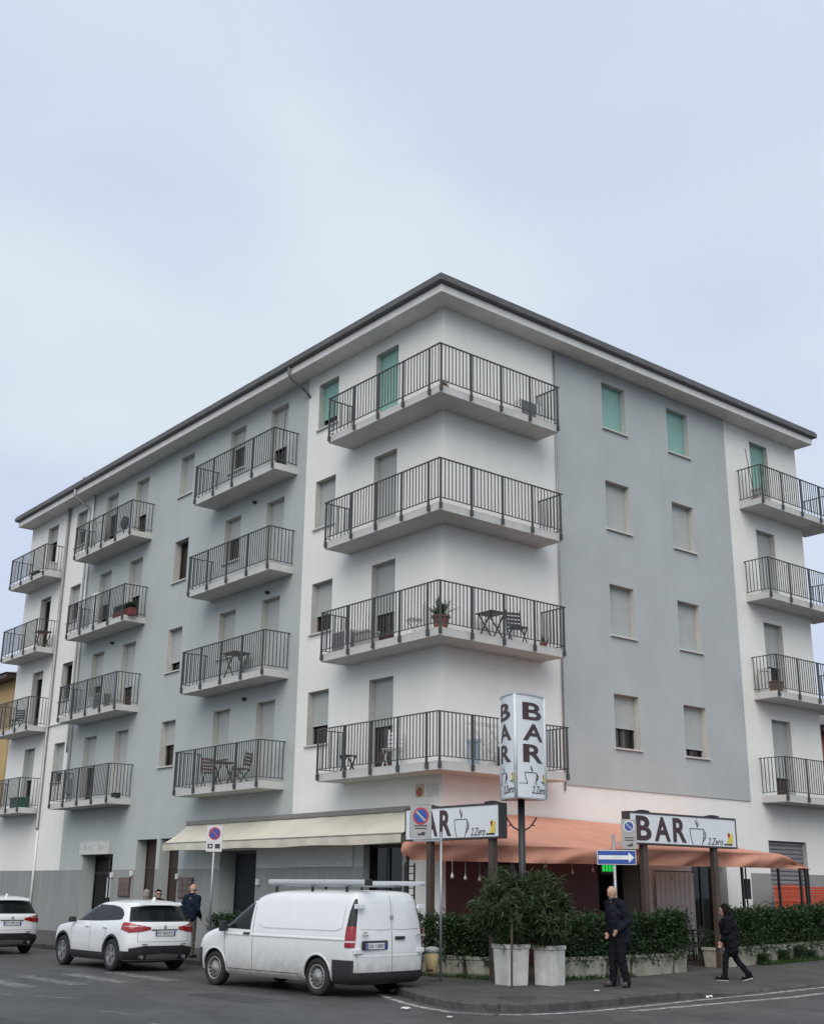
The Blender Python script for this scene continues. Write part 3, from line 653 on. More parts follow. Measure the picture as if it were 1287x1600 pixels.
for i in range(nf):
    a = Vector(Wp[i]); c = Fp[i]; row = []
    for j in range(14):
        s = j/13; sag = -.07*math.sin(math.pi*s)*(1+.5*math.sin(i*.28)); row.append(a.lerp(c, s)+Vector((0, 0, sag+.012*math.sin(i*.55+2*s)*math.sin(math.pi*s))))
    G.append(row)
    tg = (Fp[min(nf-1, i+1)]-Fp[max(0, i-1)]); nrm = Vector((tg.y, -tg.x, 0)).normalized()
    zb = fb[i]; vr = []
    for j in range(11):
        s = j/10; wv = .11*math.sin(i*.36+1.6*math.sin(i*.11)+3.4*s)*s**.6*(1-.35*s)+.035*math.sin(i*.83+4*s+math.sin(i*.2))*s
        vr.append(Vector((c.x, c.y, c.z+(zb-c.z)*s))+nrm*(.012+wv+.05*s*(1-s)-.11*s))
    V.append(vr)
MB().grid(G).build('canopy', [M_orangeC], oc, smooth=True); MB().grid(V).build('valance', [M_orangeC], oc, smooth=True)
fbm = MB()
inb = lambda v: Vector((v[0]*.985-.03, v[1]+(.06 if v[1] < 0 else 0), v[2]-.06))
for a, c in zip(front, front[1:]): fbm.bar(inb(a), inb(c), .035)
fbm.build('front_bar', [M_black], oc)
for (x, y) in ((-.2,-.86),(2.95,-.6),(3.16,3.2),(3.16,7.05),(3.05,8.75),(3.0,9.8),(2.9,10.2),(2.8,10.45)):
    zt = 2.70 if y < 8.5 else (2.66 if y < 9 else 2.5); MB().box((x-.028, y-.028, pz(x, y)), (x+.028, y+.028, zt)).build('post', [M_black], oc)
for y in (1.2, 4.6, 7.4): MB().bar((.06, y, 3.46), (3.26, y, 2.68), .035).build('rafter', [M_black], oc)
# lattice trellis at the left end of the terrace
tr = thing('trellis', 'black metal trellis panel at the end of the terrace beside the shop window', 'trellis', (-.36, -.80, .13))
q = MB()
for y in (0, .28): q.bar((0, y, 0), (0, y, 2.3), .03)
for k in range(14): q.bar((0, 0, .15+k*.16), (0, .28, .15+k*.16), .022)
q.build('lattice', [M_black], tr)
# hanging bulbs
for i, (y, x, z) in enumerate(((-1.0,1.5,2.08),(-.62,1.5,2.05),(-.2,1.5,2.03),(1.92,1.5,2.12),(2.76,1.5,2.22),(3.47,1.5,2.28),(6.3,1.6,2.15))):
    zt = 3.62+(2.79-3.62)*x/3.3-.06
    h = tag(link(None, 'hanging_bulb', None, (x, y, z)), 'small clear bulb hanging on a wire under the orange canopy', 'bulb', 'bulbs hanging under the canopy')
    MB().tube([(0,0,.09),(0,0,zt-z)], .006, 6).build('wire', [M_signgrey], h)
    MB().lathe([(.004,0),(.03,.015),(.04,.045),(.028,.08),(.014,.1),(.014,.13)], n=12).build('globe', [mat('bulb_glass', (.55, .52, .5), .15, spec=.8)], h, smooth=True)
# ------------------------------------------------------------------ sign lettering
def cup_parts(parent, x0, z0, w_, h_, y, bend=None, line=None, rz=0):
    """outlined cup with steam: w_ x h_ box, lower-left x0,z0"""
    bd = bend or (lambda x: 0)
    def P(fx, fz): x = x0+fx*w_; return (x, y+bd(x), z0+fz*h_)
    t = max(.006, w_*.014)
    def stroke(b_, pts, th=t):
        for a, c in zip(pts, pts[1:]): b_.bar(P(*a), P(*c), .006, th*2, up=(0,0,1)) if abs(a[0]-c[0]) > 1e-6 else b_.bar(P(*a), P(*c), th*2, .006, up=(0,1,0))
    o = MB()
    body = [(0,.60),(.02,.42),(.07,.22),(.14,.06),(.18,0)]
    stroke(o, body); stroke(o, [(1-a, z) for a, z in body]); stroke(o, [(0,.60),(.5,.605),(1,.60)])
    hd = [(.98,.53),(1.08,.50),(1.14,.40),(1.10,.28),(.98,.18),(.9,.12)]; hd2 = [(.97,.45),(1.04,.43),(1.07,.37),(1.04,.29),(.96,.24)]
    stroke(o, hd); stroke(o, hd2, t*.7)
    if line: stroke(o, [(line[0], 0), (.18, 0)], t*.7); stroke(o, [(.82, 0), (line[1], 0)], t*.7)
    ob = o.build('cup_outline', [M_ink], parent, rz=rz)
    s = MB(); sp = [(.52,1.0),(.46,.93),(.45,.86),(.50,.79),(.54,.72),(.52,.63)]; wd = [.004,.025,.035,.045,.03,.012]; L_ = [P(a-w2_, z) for (a, z), w2_ in zip(sp, wd)]; R_ = [P(a+w2_, z) for (a, z), w2_ in zip(sp, wd)]
    s.grid([[a, c] for a, c in zip(L_, R_)]); sp2 = [(.60,.9),(.58,.85),(.62,.78),(.60,.68)]; s.grid([[P(a-.02, z), P(a+.02, z)] for a, z in sp2]); s.build('steam', [M_ink], parent, rz=rz)
def logo_parts(parent, x0, z0, w_, h_, y, bend=None):
    bd = bend or (lambda x: 0)
    def poly(pts, m, dy, nm):
        b_ = MB(); i = len(b_.v); b_.v += [(x0+a*w_, y-dy+bd(x0+a*w_), z0+c*h_) for a, c in pts]; b_.f.append(tuple(range(len(pts)))); b_.m.append(0); b_.build(nm, [m], parent)
    poly([(.3,.12),(.85,.12),(1,.25),(1,.85),(.8,.85),(.62,1),(.45,.9),(.5,.5)], M_yellow, .001, 'emblem')
    poly([(.42,.82),(.72,.86),(.6,.55),(.52,.5)], M_red, .002, 'emblem_heart')
    poly([(.48,.86),(.66,.9),(.58,.7)], M_ink, .003, 'emblem_mark')
    poly([(.0,.0),(.9,.0),(.9,.13),(.0,.11)], M_ink, .0015, 'emblem_banner')
def bar_sign(label, loc, rz, W, Hh, posts, group):
    o = thing('bar_sign', label, 'sign', loc, rz, group); f = MB(); dp = .2
    MB().box((0, -.0, .035), (W, dp, Hh-.035)).build('light_box', [M_acrylic], o)
    for a, c in (((-.03,-.012,0),(W+.03,dp+.012,.04)), ((-.03,-.012,Hh-.04),(W+.03,dp+.012,Hh)), ((-.03,-.012,.04),(.0,dp+.012,Hh-.04)), ((W,-.012,.04),(W+.03,dp+.012,Hh-.04))): f.box(a, c)
    f.build('frame', [mat('sign_frame', (.045, .04, .04), .5)], o)
    for s_, a, w_ in (('B', .05, .135), ('A', .215, .145), ('R', .385, .125)): link(text_me(s_, W*a, Hh*.12, W*w_, Hh*.76, M_letter, y=-.001, th=.008, weight=.028), 'letter', o)
    cup_parts(o, W*.545, Hh*.075, W*.135, Hh*.84, -.006)
    link(text_me('2.Zero', W*.715, Hh*.10, W*.15, Hh*.22, M_ink, y=-.001, th=.005, shear=.35), 'lettering', o)
    logo_parts(o, W*.875, Hh*.10, W*.095, Hh*.44, -.002)
    for x in posts:
        MB().box((x-.075, .05, .12-loc[2]), (x+.075, .17, Hh+.05)).build('post', [M_brownpost], o)
        MB().box((x-.11, -.02, Hh), (x+.11, .24, Hh+.035)).build('bracket', [M_black], o)
bar_sign('wide BAR light box sign on two posts above the planters by the parked van', (.21, -1.25, 2.875), 0, 3.02, .715, (.73, 2.72), 'wide bar signs on posts')
bar_sign('wide BAR light box sign on two posts beside the blue arrow sign', (3.62, 2.40, 2.87), math.pi/2, 3.86, .71, (.55, 3.10), 'wide bar signs on posts')
# pylon sign
py = thing('pylon_sign', 'tall three-sided BAR light box on a dark post behind the oleanders', 'sign', (4.0, -1.35, 0))
Rr = .53; a0 = -44.5-11; zb_, zt_ = 3.63, 5.66; vs_ = [(Rr*math.cos(R(a0+k*120)), Rr*math.sin(R(a0+k*120))) for k in range(3)]
S = Rr*math.sqrt(3); BUL = .075
bend = lambda x: BUL*((2*x/S)**2) if abs(2*x/S) < 1 else BUL
prof_ = []
for k in range(3):
    p, q_ = Vector(vs_[k]), Vector(vs_[(k+1) % 3]); c = (p+q_)/2; n_ = c.normalized()
    for i in range(14): t = .03+.94*i/13; prof_.append(tuple(p.lerp(q_, t)+n_*BUL*(1-(2*t-1)**2)))
MB().prism(prof_, zb_, zt_).build('light_box', [M_acrylic], py)
MB().prism([(x*1.03, y*1.03) for x, y in prof_], zt_, zt_+.03).build('end_cap', [mat('alu_trim', (.42, .43, .44), .4, metal=.4)], py)
MB().prism([(x*1.02, y*1.02) for x, y in prof_], zb_-.03, zb_).build('end_cap', [mat('alu_trim', (.42, .43, .44), .4, metal=.4)], py)
for k in range(3): MB().tube([(vs_[k][0]*.985, vs_[k][1]*.985, zb_), (vs_[k][0]*.985, vs_[k][1]*.985, zt_)], .035, 8).build('corner_trim', [mat('alu_trim_white', (.66, .69, .71), .4)], py, smooth=True)
for k in range(3):
    p, q_ = Vector(vs_[k]), Vector(vs_[(k+1) % 3]); c = (p+q_)/2; n_ = c.normalized(); fc = link(None, 'face_print', py, (c.x+n_.x*(BUL+.003), c.y+n_.y*(BUL+.003), 0), math.atan2(n_.y, n_.x)+math.pi/2)
    fcm = MB().quad((-.40, bend(-.4)+.001, 3.895), (-.3, bend(-.3)+.001, 3.895), (-.3, bend(-.3)+.001, 3.90), (-.4, bend(-.4)+.001, 3.90)).mesh('face_print', M_ink)
    bpy.data.objects.remove(fc); fc = link(fcm, 'face_print', py, (c.x+n_.x*(BUL+.003), c.y+n_.y*(BUL+.003), 0), math.atan2(n_.y, n_.x)+math.pi/2)
    for s_, z, h_, w_ in (('B', 5.17, .35, .58), ('A', 4.75, .34, .62), ('R', 4.32, .355, .60)):
        link(text_me(s_, -.28, z, w_, h_, M_letter, y=0, th=.006, bend=bend, weight=.02), 'letter', fc)
        if s_ != 'A': MB().quad((-.28, bend(-.28)-.008, z), (-.12, bend(-.12)-.008, z), (-.12, bend(-.12)-.008, z+h_), (-.28, bend(-.28)-.008, z+h_)).build('letter_stem', [M_letter], fc)
    cup_parts(fc, -.24, 3.90, .34, .36, -.004, bend, line=(-.4, 1.95)); logo_parts(fc, .27, 3.93, .14, .19, -.003, bend)
    link(text_me('2.Zero', -.06, 3.71, .46, .15, M_ink, y=0, th=.004, shear=.35, bend=bend), 'lettering', fc)
MB().tube([(0,0,.12),(0,0,3.62)], .07, 14).build('post', [M_black], py, smooth=True)
for s_ in (-1, 1):
    ax = Vector((math.cos(R(45.5)), math.sin(R(45.5)), 0))*s_
    MB().tube([Vector((0,0,3.0))+ax*.05, Vector((0,0,3.06))+ax*.16, Vector((0,0,3.2))+ax*.27, Vector((0,0,3.26))+ax*.3], .016).tube([Vector((0,0,3.12))+ax*.2, Vector((0,0,3.09))+ax*.26], .014).build('hook_arm', [M_black], py)
# ------------------------------------------------------------------ street signs
def no_parking(o, x, z, w_, h_, bgm, extra, tilt=0):
    MB().box((x, -.012, z), (x+w_, .004, z+h_)).build('plate', [bgm], o, bevel=.004)
    cx, cz, r_ = x+w_/2, z+h_-w_*.47, w_*.38
    MB().lathe([(.0005,-.016),(r_,-.016),(r_,-.0125)], (cx,0,cz), 28, 'y').build('ring', [M_signred if w_ > .32 else M_signwhite], o)
    MB().lathe([(.0005,-.019),(r_*.76,-.019),(r_*.76,-.0165)], (cx,0,cz), 28, 'y').build('disc', [M_blue], o)
    a = r_*.56; MB().bar((cx-a, -.0205, cz+a), (cx+a, -.0205, cz-a), .002, r_*.26, up=(0,0,1)).build('slash', [M_signred if bgm is M_signwhite else M_signgrey], o)
    if extra == 'icons':
        for k in (0, 1): MB().box((x+w_*(.1+.46*k), -.0145, z+h_*.12), (x+w_*(.42+.46*k), -.0125, z+h_*.30)).build('icon', [M_ink], o)
        MB().box((x+w_*.2, -.016, z+h_*.17), (x+w_*.34, -.0147, z+h_*.25)).build('icon_mark', [M_signwhite], o)
    else:
        for zz, ww in ((.36, .62), (.28, .55)): MB().box((x+w_*(.5-ww/2), -.014, z+h_*zz), (x+w_*(.5+ww/2), -.0125, z+h_*(zz+.035))).build('text_line', [M_ink], o)
        MB().box((x+w_*.36, -.014, z+h_*.09), (x+w_*.70, -.0125, z+h_*.15)).box((x+w_*.54, -.0141, z+h_*.151), (x+w_*.72, -.0126, z+h_*.19)).build('tow_symbol', [M_ink], o)
face = lambda x, y: math.atan2(-18.6-y, 21.5-x)+math.pi/2
s1 = thing('no_parking_sign', 'white no parking sign with two small icons on a steel pole before the cream awning', 'sign', (-5.85, -2.62, .13), R(46))
no_parking(s1, -.2, 2.58, .41, .64, M_signwhite, 'icons'); MB().tube([(0,.03,0),(0,.03,3.2)], .03, 10).build('pole', [M_steel], s1, smooth=True)
s2 = thing('no_parking_sign', 'grey tow-away sign on a pole bracket in front of the BAR sign', 'sign', (2.62, -2.3, .13), R(30))
no_parking(s2, -.66, 2.72, .46, .66, M_signgrey, 'lines'); MB().tube([(0,.03,0),(0,.03,2.85)], .026, 10).build('pole', [M_steel], s2, smooth=True); MB().bar((-.6,.02,2.68),(.03,.02,2.68), .03, .04).build('bracket', [M_steel], s2)
s3 = thing('one_way_sign', 'blue one-way arrow sign with a grey tow-away plate on a pole by the standing man', 'sign', (5.17, .06, pz(5.17,.06)), R(46))
MB().tube([(0,.03,0),(0,.03,2.82)], .03, 10).build('pole', [M_steel], s3, smooth=True)
zz = 2.24
MB().box((-.34,-.01,zz), (.43,.004,zz+.28)).build('arrow_plate', [M_signwhite], s3, bevel=.004); MB().box((-.325,-.013,zz+.015), (.415,-.0105,zz+.265)).build('blue_field', [M_blue], s3)
MB().prism_xz([(-.31,zz+.10),(.28,zz+.10),(.28,zz+.04),(.39,zz+.14),(.28,zz+.24),(.28,zz+.18),(-.31,zz+.18)], -.017, -.0135).build('arrow', [mat('arrow_white', (.72,.73,.75), .5)], s3)
no_parking(s3, .16, 2.54, .30, .58, M_signgrey, 'lines'); MB().bar((0,.02,2.66),(.18,.02,2.66), .03).build('bracket', [M_steel], s3)
# litter bin on the pole
lb = thing('litter_bin', 'small yellow litter bin with grey lid hung on a sign pole beside the van', 'bin', (2.60, -2.5, .13), R(30))
MB().lathe([(.10,.16),(.115,.17),(.135,.53),(.13,.54)], n=20).build('bucket', [mat('bin_yellow', (.50, .40, .22), .6, var=.2, scale=5)], lb, smooth=True)
MB().lathe([(.14,.53),(.145,.60),(.13,.63),(.05,.65),(.001,.65)], n=20).build('lid', [M_signgrey], lb, smooth=True); MB().box((-.02,.12,.3), (.02,.19,.36)).build('clamp', [M_steel], lb)
MB().box((-.07,-.125,.2), (.07,-.118,.235)).build('label_text', [M_ink], lb)
# slim stake and drain, litter
st = thing('slim_post', 'slim rusty steel post standing at the tall white planter', 'post', (4.62, -2.28, .13)); MB().tube([(0,0,0),(.01,.01,1.12)], .021, 8).build('shaft', [M_brownpost], st); MB().lathe([(.001,1.14),(.026,1.125),(.026,1.09),(.022,1.085)], (.01,.01,0), 10).build('cap', [M_black], st)
dg = thing('drain_grate', 'cast iron slotted drain grate in the gutter at the kerb bend', 'drain', (6.75, -5.15, .004), R(32))
MB().box((-.36,-.16,-.02), (.36,.16,.006)).build('frame', [mat('cast_iron', (.06, .055, .05), .7, bump=.3)], dg)
for k in range(9): MB().box((-.3+k*.07,-.12,.0065), (-.27+k*.07,.12,.014)).build('bar', [M_steel], dg)
for i, (x, y, r_, lb_) in enumerate(((5.6,-5.6,.07,'crumpled white paper scrap on the road near the van'),(7.0,-5.9,.05,'tiny white paper scrap on the road below the drain grate'),(6.9,.55,.08,'white crumpled napkin in the gutter of the dropped kerb'),(6.0,-1.5,.05,'small pale scrap on the pavement near the arrow sign pole'))):
    b = MB(); n_ = 9; G = [[(r_*(a/8-.5)*2+random.uniform(-.01,.01), r_*(c/8-.5)*1.3+random.uniform(-.01,.01), .01+random.uniform(0,r_*.5)) for c in range(9)] for a in range(9)]
    b.grid(G); o = b.build('paper_litter', [mat('litter_paper', (.72,.72,.70), .8)], None, (x, y, (pz(x,y) if i == 3 else g(y))+.004), random.random()*3); tag(o, lb_, 'litter')
# ------------------------------------------------------------------ plants
def leaf_mesh(name, pos, nor, ln, wd, mat_, shape='oval', droop=.15):
    n = len(pos); t = rng.normal(size=(n,3)); nor = nor/np.linalg.norm(nor, axis=1)[:,None]
    t -= nor*(t*nor).sum(1)[:,None]*0; ax = nor*.75+t*.45; ax /= np.linalg.norm(ax, axis=1)[:,None]
    up = rng.normal(size=(n,3))*.6+np.array([0,0,1.0]); sd = np.cross(ax, up); sd /= np.linalg.norm(sd, axis=1)[:,None]; up = np.cross(sd, ax)
    L_ = ln*rng.uniform(.7,1.25,n)[:,None]; W_ = wd*rng.uniform(.75,1.2,n)[:,None]
    p0 = pos; tip = pos+ax*L_-up*L_*droop; m1 = pos+ax*L_*.45
    V = np.stack([p0, m1+sd*W_*.5+up*L_*.05, tip, m1-sd*W_*.5+up*L_*.05, m1-up*L_*.02], 1).reshape(-1,3)
    i = np.arange(n)*5; F = np.stack([np.stack([i,i+1,i+4],1), np.stack([i+1,i+2,i+4],1), np.stack([i+2,i+3,i+4],1), np.stack([i+3,i,i+4],1)],1).reshape(-1,3)
    me = bpy.data.meshes.new(name); me.from_pydata(V.tolist(), [], F.tolist()); me.materials.append(mat_)
    at = me.attributes.new('leaf', 'FLOAT', 'FACE'); at.data.foreach_set('value', np.repeat(np.clip(rng.normal(.38,.30,n),0,1),4).astype(np.float32)); me.update(); return me
def hedge_mesh(w_, d_, h_, n):
    """rounded box shell of leaves: x in [0,w_], y in [-d_/2,d_/2], z in [0,h_]"""
    u = rng.uniform(-1,1,(n,3)); r = np.maximum(np.abs(u).max(1),1e-6); k = (rng.uniform(0,1,n)**.35)/r; s = u*k[:,None]
    bumps = .07*np.sin(s[:,0]*7+s[:,2]*5)+.05*np.sin(s[:,1]*6+s[:,0]*11+1); s *= (1+bumps)[:,None]
    s[:,2] = np.where(s[:,2] < 0, s[:,2], s[:,2]*(1-.10*np.abs(np.sin(s[:,0]*4.3))))
    pos = np.stack([w_/2+s[:,0]*w_/2*.98, s[:,1]*d_/2, h_/2+s[:,2]*h_/2],1)
    nor = s*np.array([1,1,1.0])+np.array([0,0,.35])+rng.normal(size=(n,3))*.3
    sp = (rng.random(n) < .10) & (s[:,2] > .3); pos[sp] += np.array([0,0,1])*rng.uniform(.02,.17,(sp.sum(),1)); pos += rng.normal(size=(n,3))*.018; lo = (s[:,2] < -.6) & (rng.random(n) < .3); pos[lo] += np.array([0,0,-1])*rng.uniform(0,.12,(lo.sum(),1))
    return leaf_mesh('foliage', pos, nor, .085, .038, M_leafH)
HM = [hedge_mesh(1.0, .55, .95, 4200) for _ in range(3)]
def trough_mesh(w_, h_=.42, d_=.46):
    b = MB(); t = .05; o0 = [(0.03,-d_/2+.03),(w_-.03,-d_/2+.03),(w_-.03,d_/2-.03),(.03,d_/2-.03)]; o1 = [(0,-d_/2),(w_,-d_/2),(w_,d_/2),(0,d_/2)]; i1 = [(t,-d_/2+t),(w_-t,-d_/2+t),(w_-t,d_/2-t),(t,d_/2-t)]
    lv = [(o0,0),(o1,h_-.07),([(x+(.02 if x > w_/2 else -.02), y+(.02 if y > 0 else -.02)) for x,y in o1],h_-.065),([(x+(.02 if x > w_/2 else -.02), y+(.02 if y > 0 else -.02)) for x,y in o1],h_),(i1,h_),(i1,h_-.1)]
    base = len(b.v)
    for pl, z in lv: b.v += [(x,y,z) for x,y in pl]
    for k in range(len(lv)-1):
        for j in range(4): b.f.append((base+k*4+j, base+k*4+(j+1)%4, base+k*4+4+(j+1)%4, base+k*4+4+j)); b.m.append(0)
    b.f.append((base,base+3,base+2,base+1)); b.m.append(0); e = base+len(lv)*4-4; b.f.append((e,e+1,e+2,e+3)); b.m.append(1); return b
def planter_hedge(x, y, rz, w_, label_p, label_h, hh=.95, hedge=True, k=0, ph=.42, z=None):
    z = pz(x, y) if z is None else z
    p = trough_mesh(w_, ph).build('planter_trough', [M_pot_conc, M_soil], None, (x, y, z), rz, bevel=.008); tag(p, label_p, 'planter', 'concrete planters round the terrace')
    if hedge:
        h = thing('hedge_shrub', label_h, 'hedge', (x, y, z+ph-.06), rz, 'hedges in the planters')
        f = stuff(link(HM[k % 3], 'foliage', h)); f.scale = (w_+.12, random.uniform(.98,1.18), hh/.95*random.uniform(.95,1.07)); f.location = (-.05, 0, -.03)
        s = MB()
        for i in range(6): xx = w_*(i+.5)/6; s.tube([(xx,0,0),(xx+random.uniform(-.05,.05),random.uniform(-.08,.08),.35),(xx+random.uniform(-.1,.1),random.uniform(-.15,.15),.75*hh)], [.014,.01,.004], 5)
        s.build('stems', [M_bark], h)
a = Vector((.90,-1.33)); c = Vector((3.25,-.62)); ang = math.atan2(c.y-a.y, c.x-a.x)
for i in range(2):
    p = a.lerp(c, i*.5)
    planter_hedge(p.x, p.y, ang, 1.17, ['stained concrete trough below the BAR sign beside the van', 'stained concrete trough between the litter bin and the tall white planter'][i], ['dense hedge in the trough right beside the van tail', 'dense hedge behind the litter bin and the oleander planter'][i], .82, k=i)
RP = [(.05,1.3,1),(1.42,.68,1),(2.17,1.36,1),(3.58,.44,1),(5.45,.72,0),(6.24,1.0,1),(7.28,1.0,1),(8.32,1.0,1),(9.36,1.0,1),(10.4,1.05,1),(11.5,1.05,1)]
RL = ['behind the second tall white planter', 'behind the standing man', 'just right of the standing man', 'at the terrace entrance, beside a longer trough', 'with low weeds at the far side of the terrace entrance', 'behind the walking woman', 'second past the walking woman', 'third past the walking woman', 'fourth past the walking woman', 'fifth past the walking woman', 'sixth past the walking woman']
for i, ((y, w_, hd), L_) in enumerate(zip(RP, RL)):
    x = 3.50 if i < 4 else 3.28-.03*(i-4)
    planter_hedge(x, y, math.pi/2, w_, 'weathered pale concrete trough '+L_, 'clipped dark green hedge '+L_, .86 if i < 4 else .90, bool(hd), k=i, ph=.44 if i != 3 else .5)
# low plant in the trough at the entrance
lp_ = thing('low_shrub', 'small leafy shrub in the trough at the terrace entrance', 'shrub', (3.28, 5.8, pz(3.28,5.8)+.36), math.pi/2); f = stuff(link(hedge_mesh(.6,.4,.4,900), 'foliage', lp_)); f.location = (-.3,0,0); MB().tube([(0,0,0),(.02,0,.3)], .012).build('stem', [M_bark], lp_)
# planters along the shop front behind the parked cars
for i, (x, lab) in enumerate(((-6.9,'dark shrub between the standing man and the van nose'),(-5.75,'dark shrub hidden behind the van bonnet'))):
    planter_hedge(x, -1.75, 0, 1.05, ['concrete trough by the no parking pole', 'concrete trough behind the van bonnet'][i], lab, .72, k=i)
# tall white planters with oleanders
def tall_planter(x, y, rz, label, r0=.225, r1=.25, h_=.74):
    b = MB(); n = 4; ring_ = lambda r, z: [(r*math.sqrt(2)*math.cos(R(45+90*k)), r*math.sqrt(2)*math.sin(R(45+90*k)), z) for k in range(4)]
    lv = [ring_(r0,0), ring_(r1,h_-.08), ring_(r1+.02,h_-.075), ring_(r1+.02,h_), ring_(r1-.035,h_), ring_(r1-.05,h_-.1)]; base = 0
    for l_ in lv: b.v += l_
    for k in range(len(lv)-1):
        for j in range(4): b.f.append((k*4+j, k*4+(j+1)%4, k*4+4+(j+1)%4, k*4+4+j)); b.m.append(0)
    b.f.append((3,2,1,0)); b.m.append(0); e = len(lv)*4-4; b.f.append((e,e+1,e+2,e+3)); b.m.append(1)
    return tag(b.build('tall_planter', [M_pot_white, M_soil], None, (x, y, pz(x,y)), rz, bevel=.012), label, 'planter', 'tall white square planters')
def oleander(x, y, label, seed, rad, hh, lean):
    o = thing('oleander', label, 'shrub', (x, y, pz(x,y)+.62)); r = random.Random(seed); st = MB(); P_ = []; N_ = []
    for k in range(100):
        a = r.uniform(0, 2*math.pi); rr = rad*math.sqrt(r.random()); top = Vector((rr*math.cos(a)+lean[0], rr*math.sin(a)+lean[1], hh*(1-.50*(rr/rad)**3)*r.choice((r.uniform(.4,.85), r.uniform(.8,1.08), r.uniform(.8,1.02)))))
        b0 = Vector((r.uniform(-.12,.12), r.uniform(-.12,.12), 0)); mid_ = b0.lerp(top, .5)+Vector((0,0,.12)); st.tube([b0, mid_, top], [.014,.009,.004], 5)
        for t in np.linspace(.10, 1.03, 16):
            p = b0.lerp(mid_, t*2) if t < .5 else mid_.lerp(top, (t-.5)*2); d_ = (top-b0).normalized()
            for q in range(6):
                aa = r.uniform(0, 2*math.pi); P_.append(p[:]); v = Vector((math.cos(aa), math.sin(aa), 0))*.85+d_*(.6 if t > .8 else .25)+Vector((0,0,.1)); N_.append(v[:])
    st.build('stems', [M_bark], o)
    stuff(link(leaf_mesh('foliage', np.array(P_), np.array(N_), .19, .03, M_leafO, droop=.3), 'foliage', o))
tall_planter(4.01, -1.70, R(-8), 'tall white square planter behind the slim post'); oleander(3.99, -1.73, 'large oleander bush spilling over the tall planter at the slim post', 3, .76, 1.36, (-.04,.0))
tall_planter(4.41, -1.06, R(4), 'tall white square planter with rounded rim in front of the hedge', .205, .215, .72); oleander(4.41, -1.06, 'oleander bush in the tall planter nearer the standing man', 5, .66, 1.36, (-.14,-.16))
# weeds along the planters
P_ = []; N_ = []
for k in range(2600):
    t = random.random()
    if t < .22: x, y = 1.0+random.random()*2.2, 0; y = -1.62+(x-1)*.30+random.gauss(0,.08)
    elif t < .36: x, y = 3.76+random.gauss(0,.05), random.uniform(-.2,2.2)
    else: y = random.uniform(6.9,12.5); x = 3.60-.03*(y-5)+abs(random.gauss(0,.13))
    P_.append((x, y, pz(x,y))); N_.append((random.gauss(0,.5), random.gauss(0,.5), 1.0))
tag(stuff(link(leaf_mesh('grass', np.array(P_), np.array(N_), .13, .016, M_leafG, droop=.3), 'grass')), 'green weeds growing along the foot of the planters', 'weeds')
for i, y in enumerate((7.1, 8.0, 8.7, 9.2)):
    w = thing('weed_tuft', 'bushy green weed growing against the pale planters', 'weed', (3.56-.03*(y-5), y, pz(3.56,y)), 0, 'weeds against the planters'); stuff(link(HM[i % 3], 'foliage', w)); w.children[0].scale = (.32,.5,.28+.05*(i%3)); w.children[0].location = (-.1,0,-.02); MB().tube([(0,0,0),(0,0,.2)], .008, 5).build('stem', [M_bark], w)
# terrace furniture
def bistro_chair(x, y, rz, label):
    o = thing('terrace_chair', label, 'chair', (x, y, pz(x,y)), rz, 'dark terrace chairs')
    MB().box((-.22,-.22,.43), (.22,.22,.465)).build('seat', [M_plast], o, bevel=.01)
    for sx in (-1,1):
        MB().tube([(sx*.2,-.2,0),(sx*.19,-.19,.43)], .015).build('leg', [M_plast], o); MB().tube([(sx*.2,.22,0),(sx*.19,.19,.45),(sx*.19,.25,.88)], .015).build('leg', [M_plast], o)
        MB().tube([(sx*.22,.2,.66),(sx*.23,-.18,.66),(sx*.2,-.19,.44)], .014).build('armrest', [M_plast], o)
    q = MB()
    for k in range(5): xx = -.17+k*.085; q.box((xx-.03,.215+.0,.52), (xx+.03,.235,.88))
    q.build('backrest', [M_plast], o)
bistro_chair(2.6, 5.65, R(-60), 'dark terrace chair just inside the terrace entrance'); bistro_chair(1.95, 6.5, R(100), 'dark terrace chair against the bar front behind the table')
tb = thing('terrace_table', 'dark round terrace table inside the entrance gap', 'table', (1.55, 7.05, .235)); MB().lathe([(.001,.70),(.33,.70),(.34,.715),(.33,.73),(.001,.73)], n=24).build('top', [M_plast], tb); MB().tube([(0,0,.02),(0,0,.7)], .03).build('stem', [M_black], tb); MB().lathe([(.22,0),(.21,.02),(.03,.04)], n=20).build('base', [M_black], tb)
# orange safety net on the right
net = thing('safety_net', 'bright orange plastic safety net stretched by the grey roller shutter', 'net', (.55, 12.2, .3))
q = MB()
for k in range(40): y = k*.11; s = .05*math.sin(k*.4); q.bar((s, y, .05+s), (s, y, 1.78+.05*math.sin(k*.23)), .028, .006, up=(1,0,0))
for k in range(23): z = .08+k*.075; q.bar((.006, 0, z), (.006, 4.3, z), .006, .05)
stuff(q.build('mesh', [fabric('net_orange', (.75, .12, .05), .3)], net))
for y in (0, 2.1, 4.25): MB().tube([(-.02,y,-.25),(-.02,y,1.85)], .018).build('stake', [M_steel], net)
mb_ = thing('wall_box', 'black box on a thin post on the terrace near the far hedge', 'box', (2.2, 8.55, pz(2.2,8.55))); MB().tube([(0,0,0),(0,0,2.7)], .02).build('post', [M_black], mb_); MB().box((-.06,-.12,1.45), (.05,.12,1.95)).build('case', [M_black], mb_, bevel=.01)
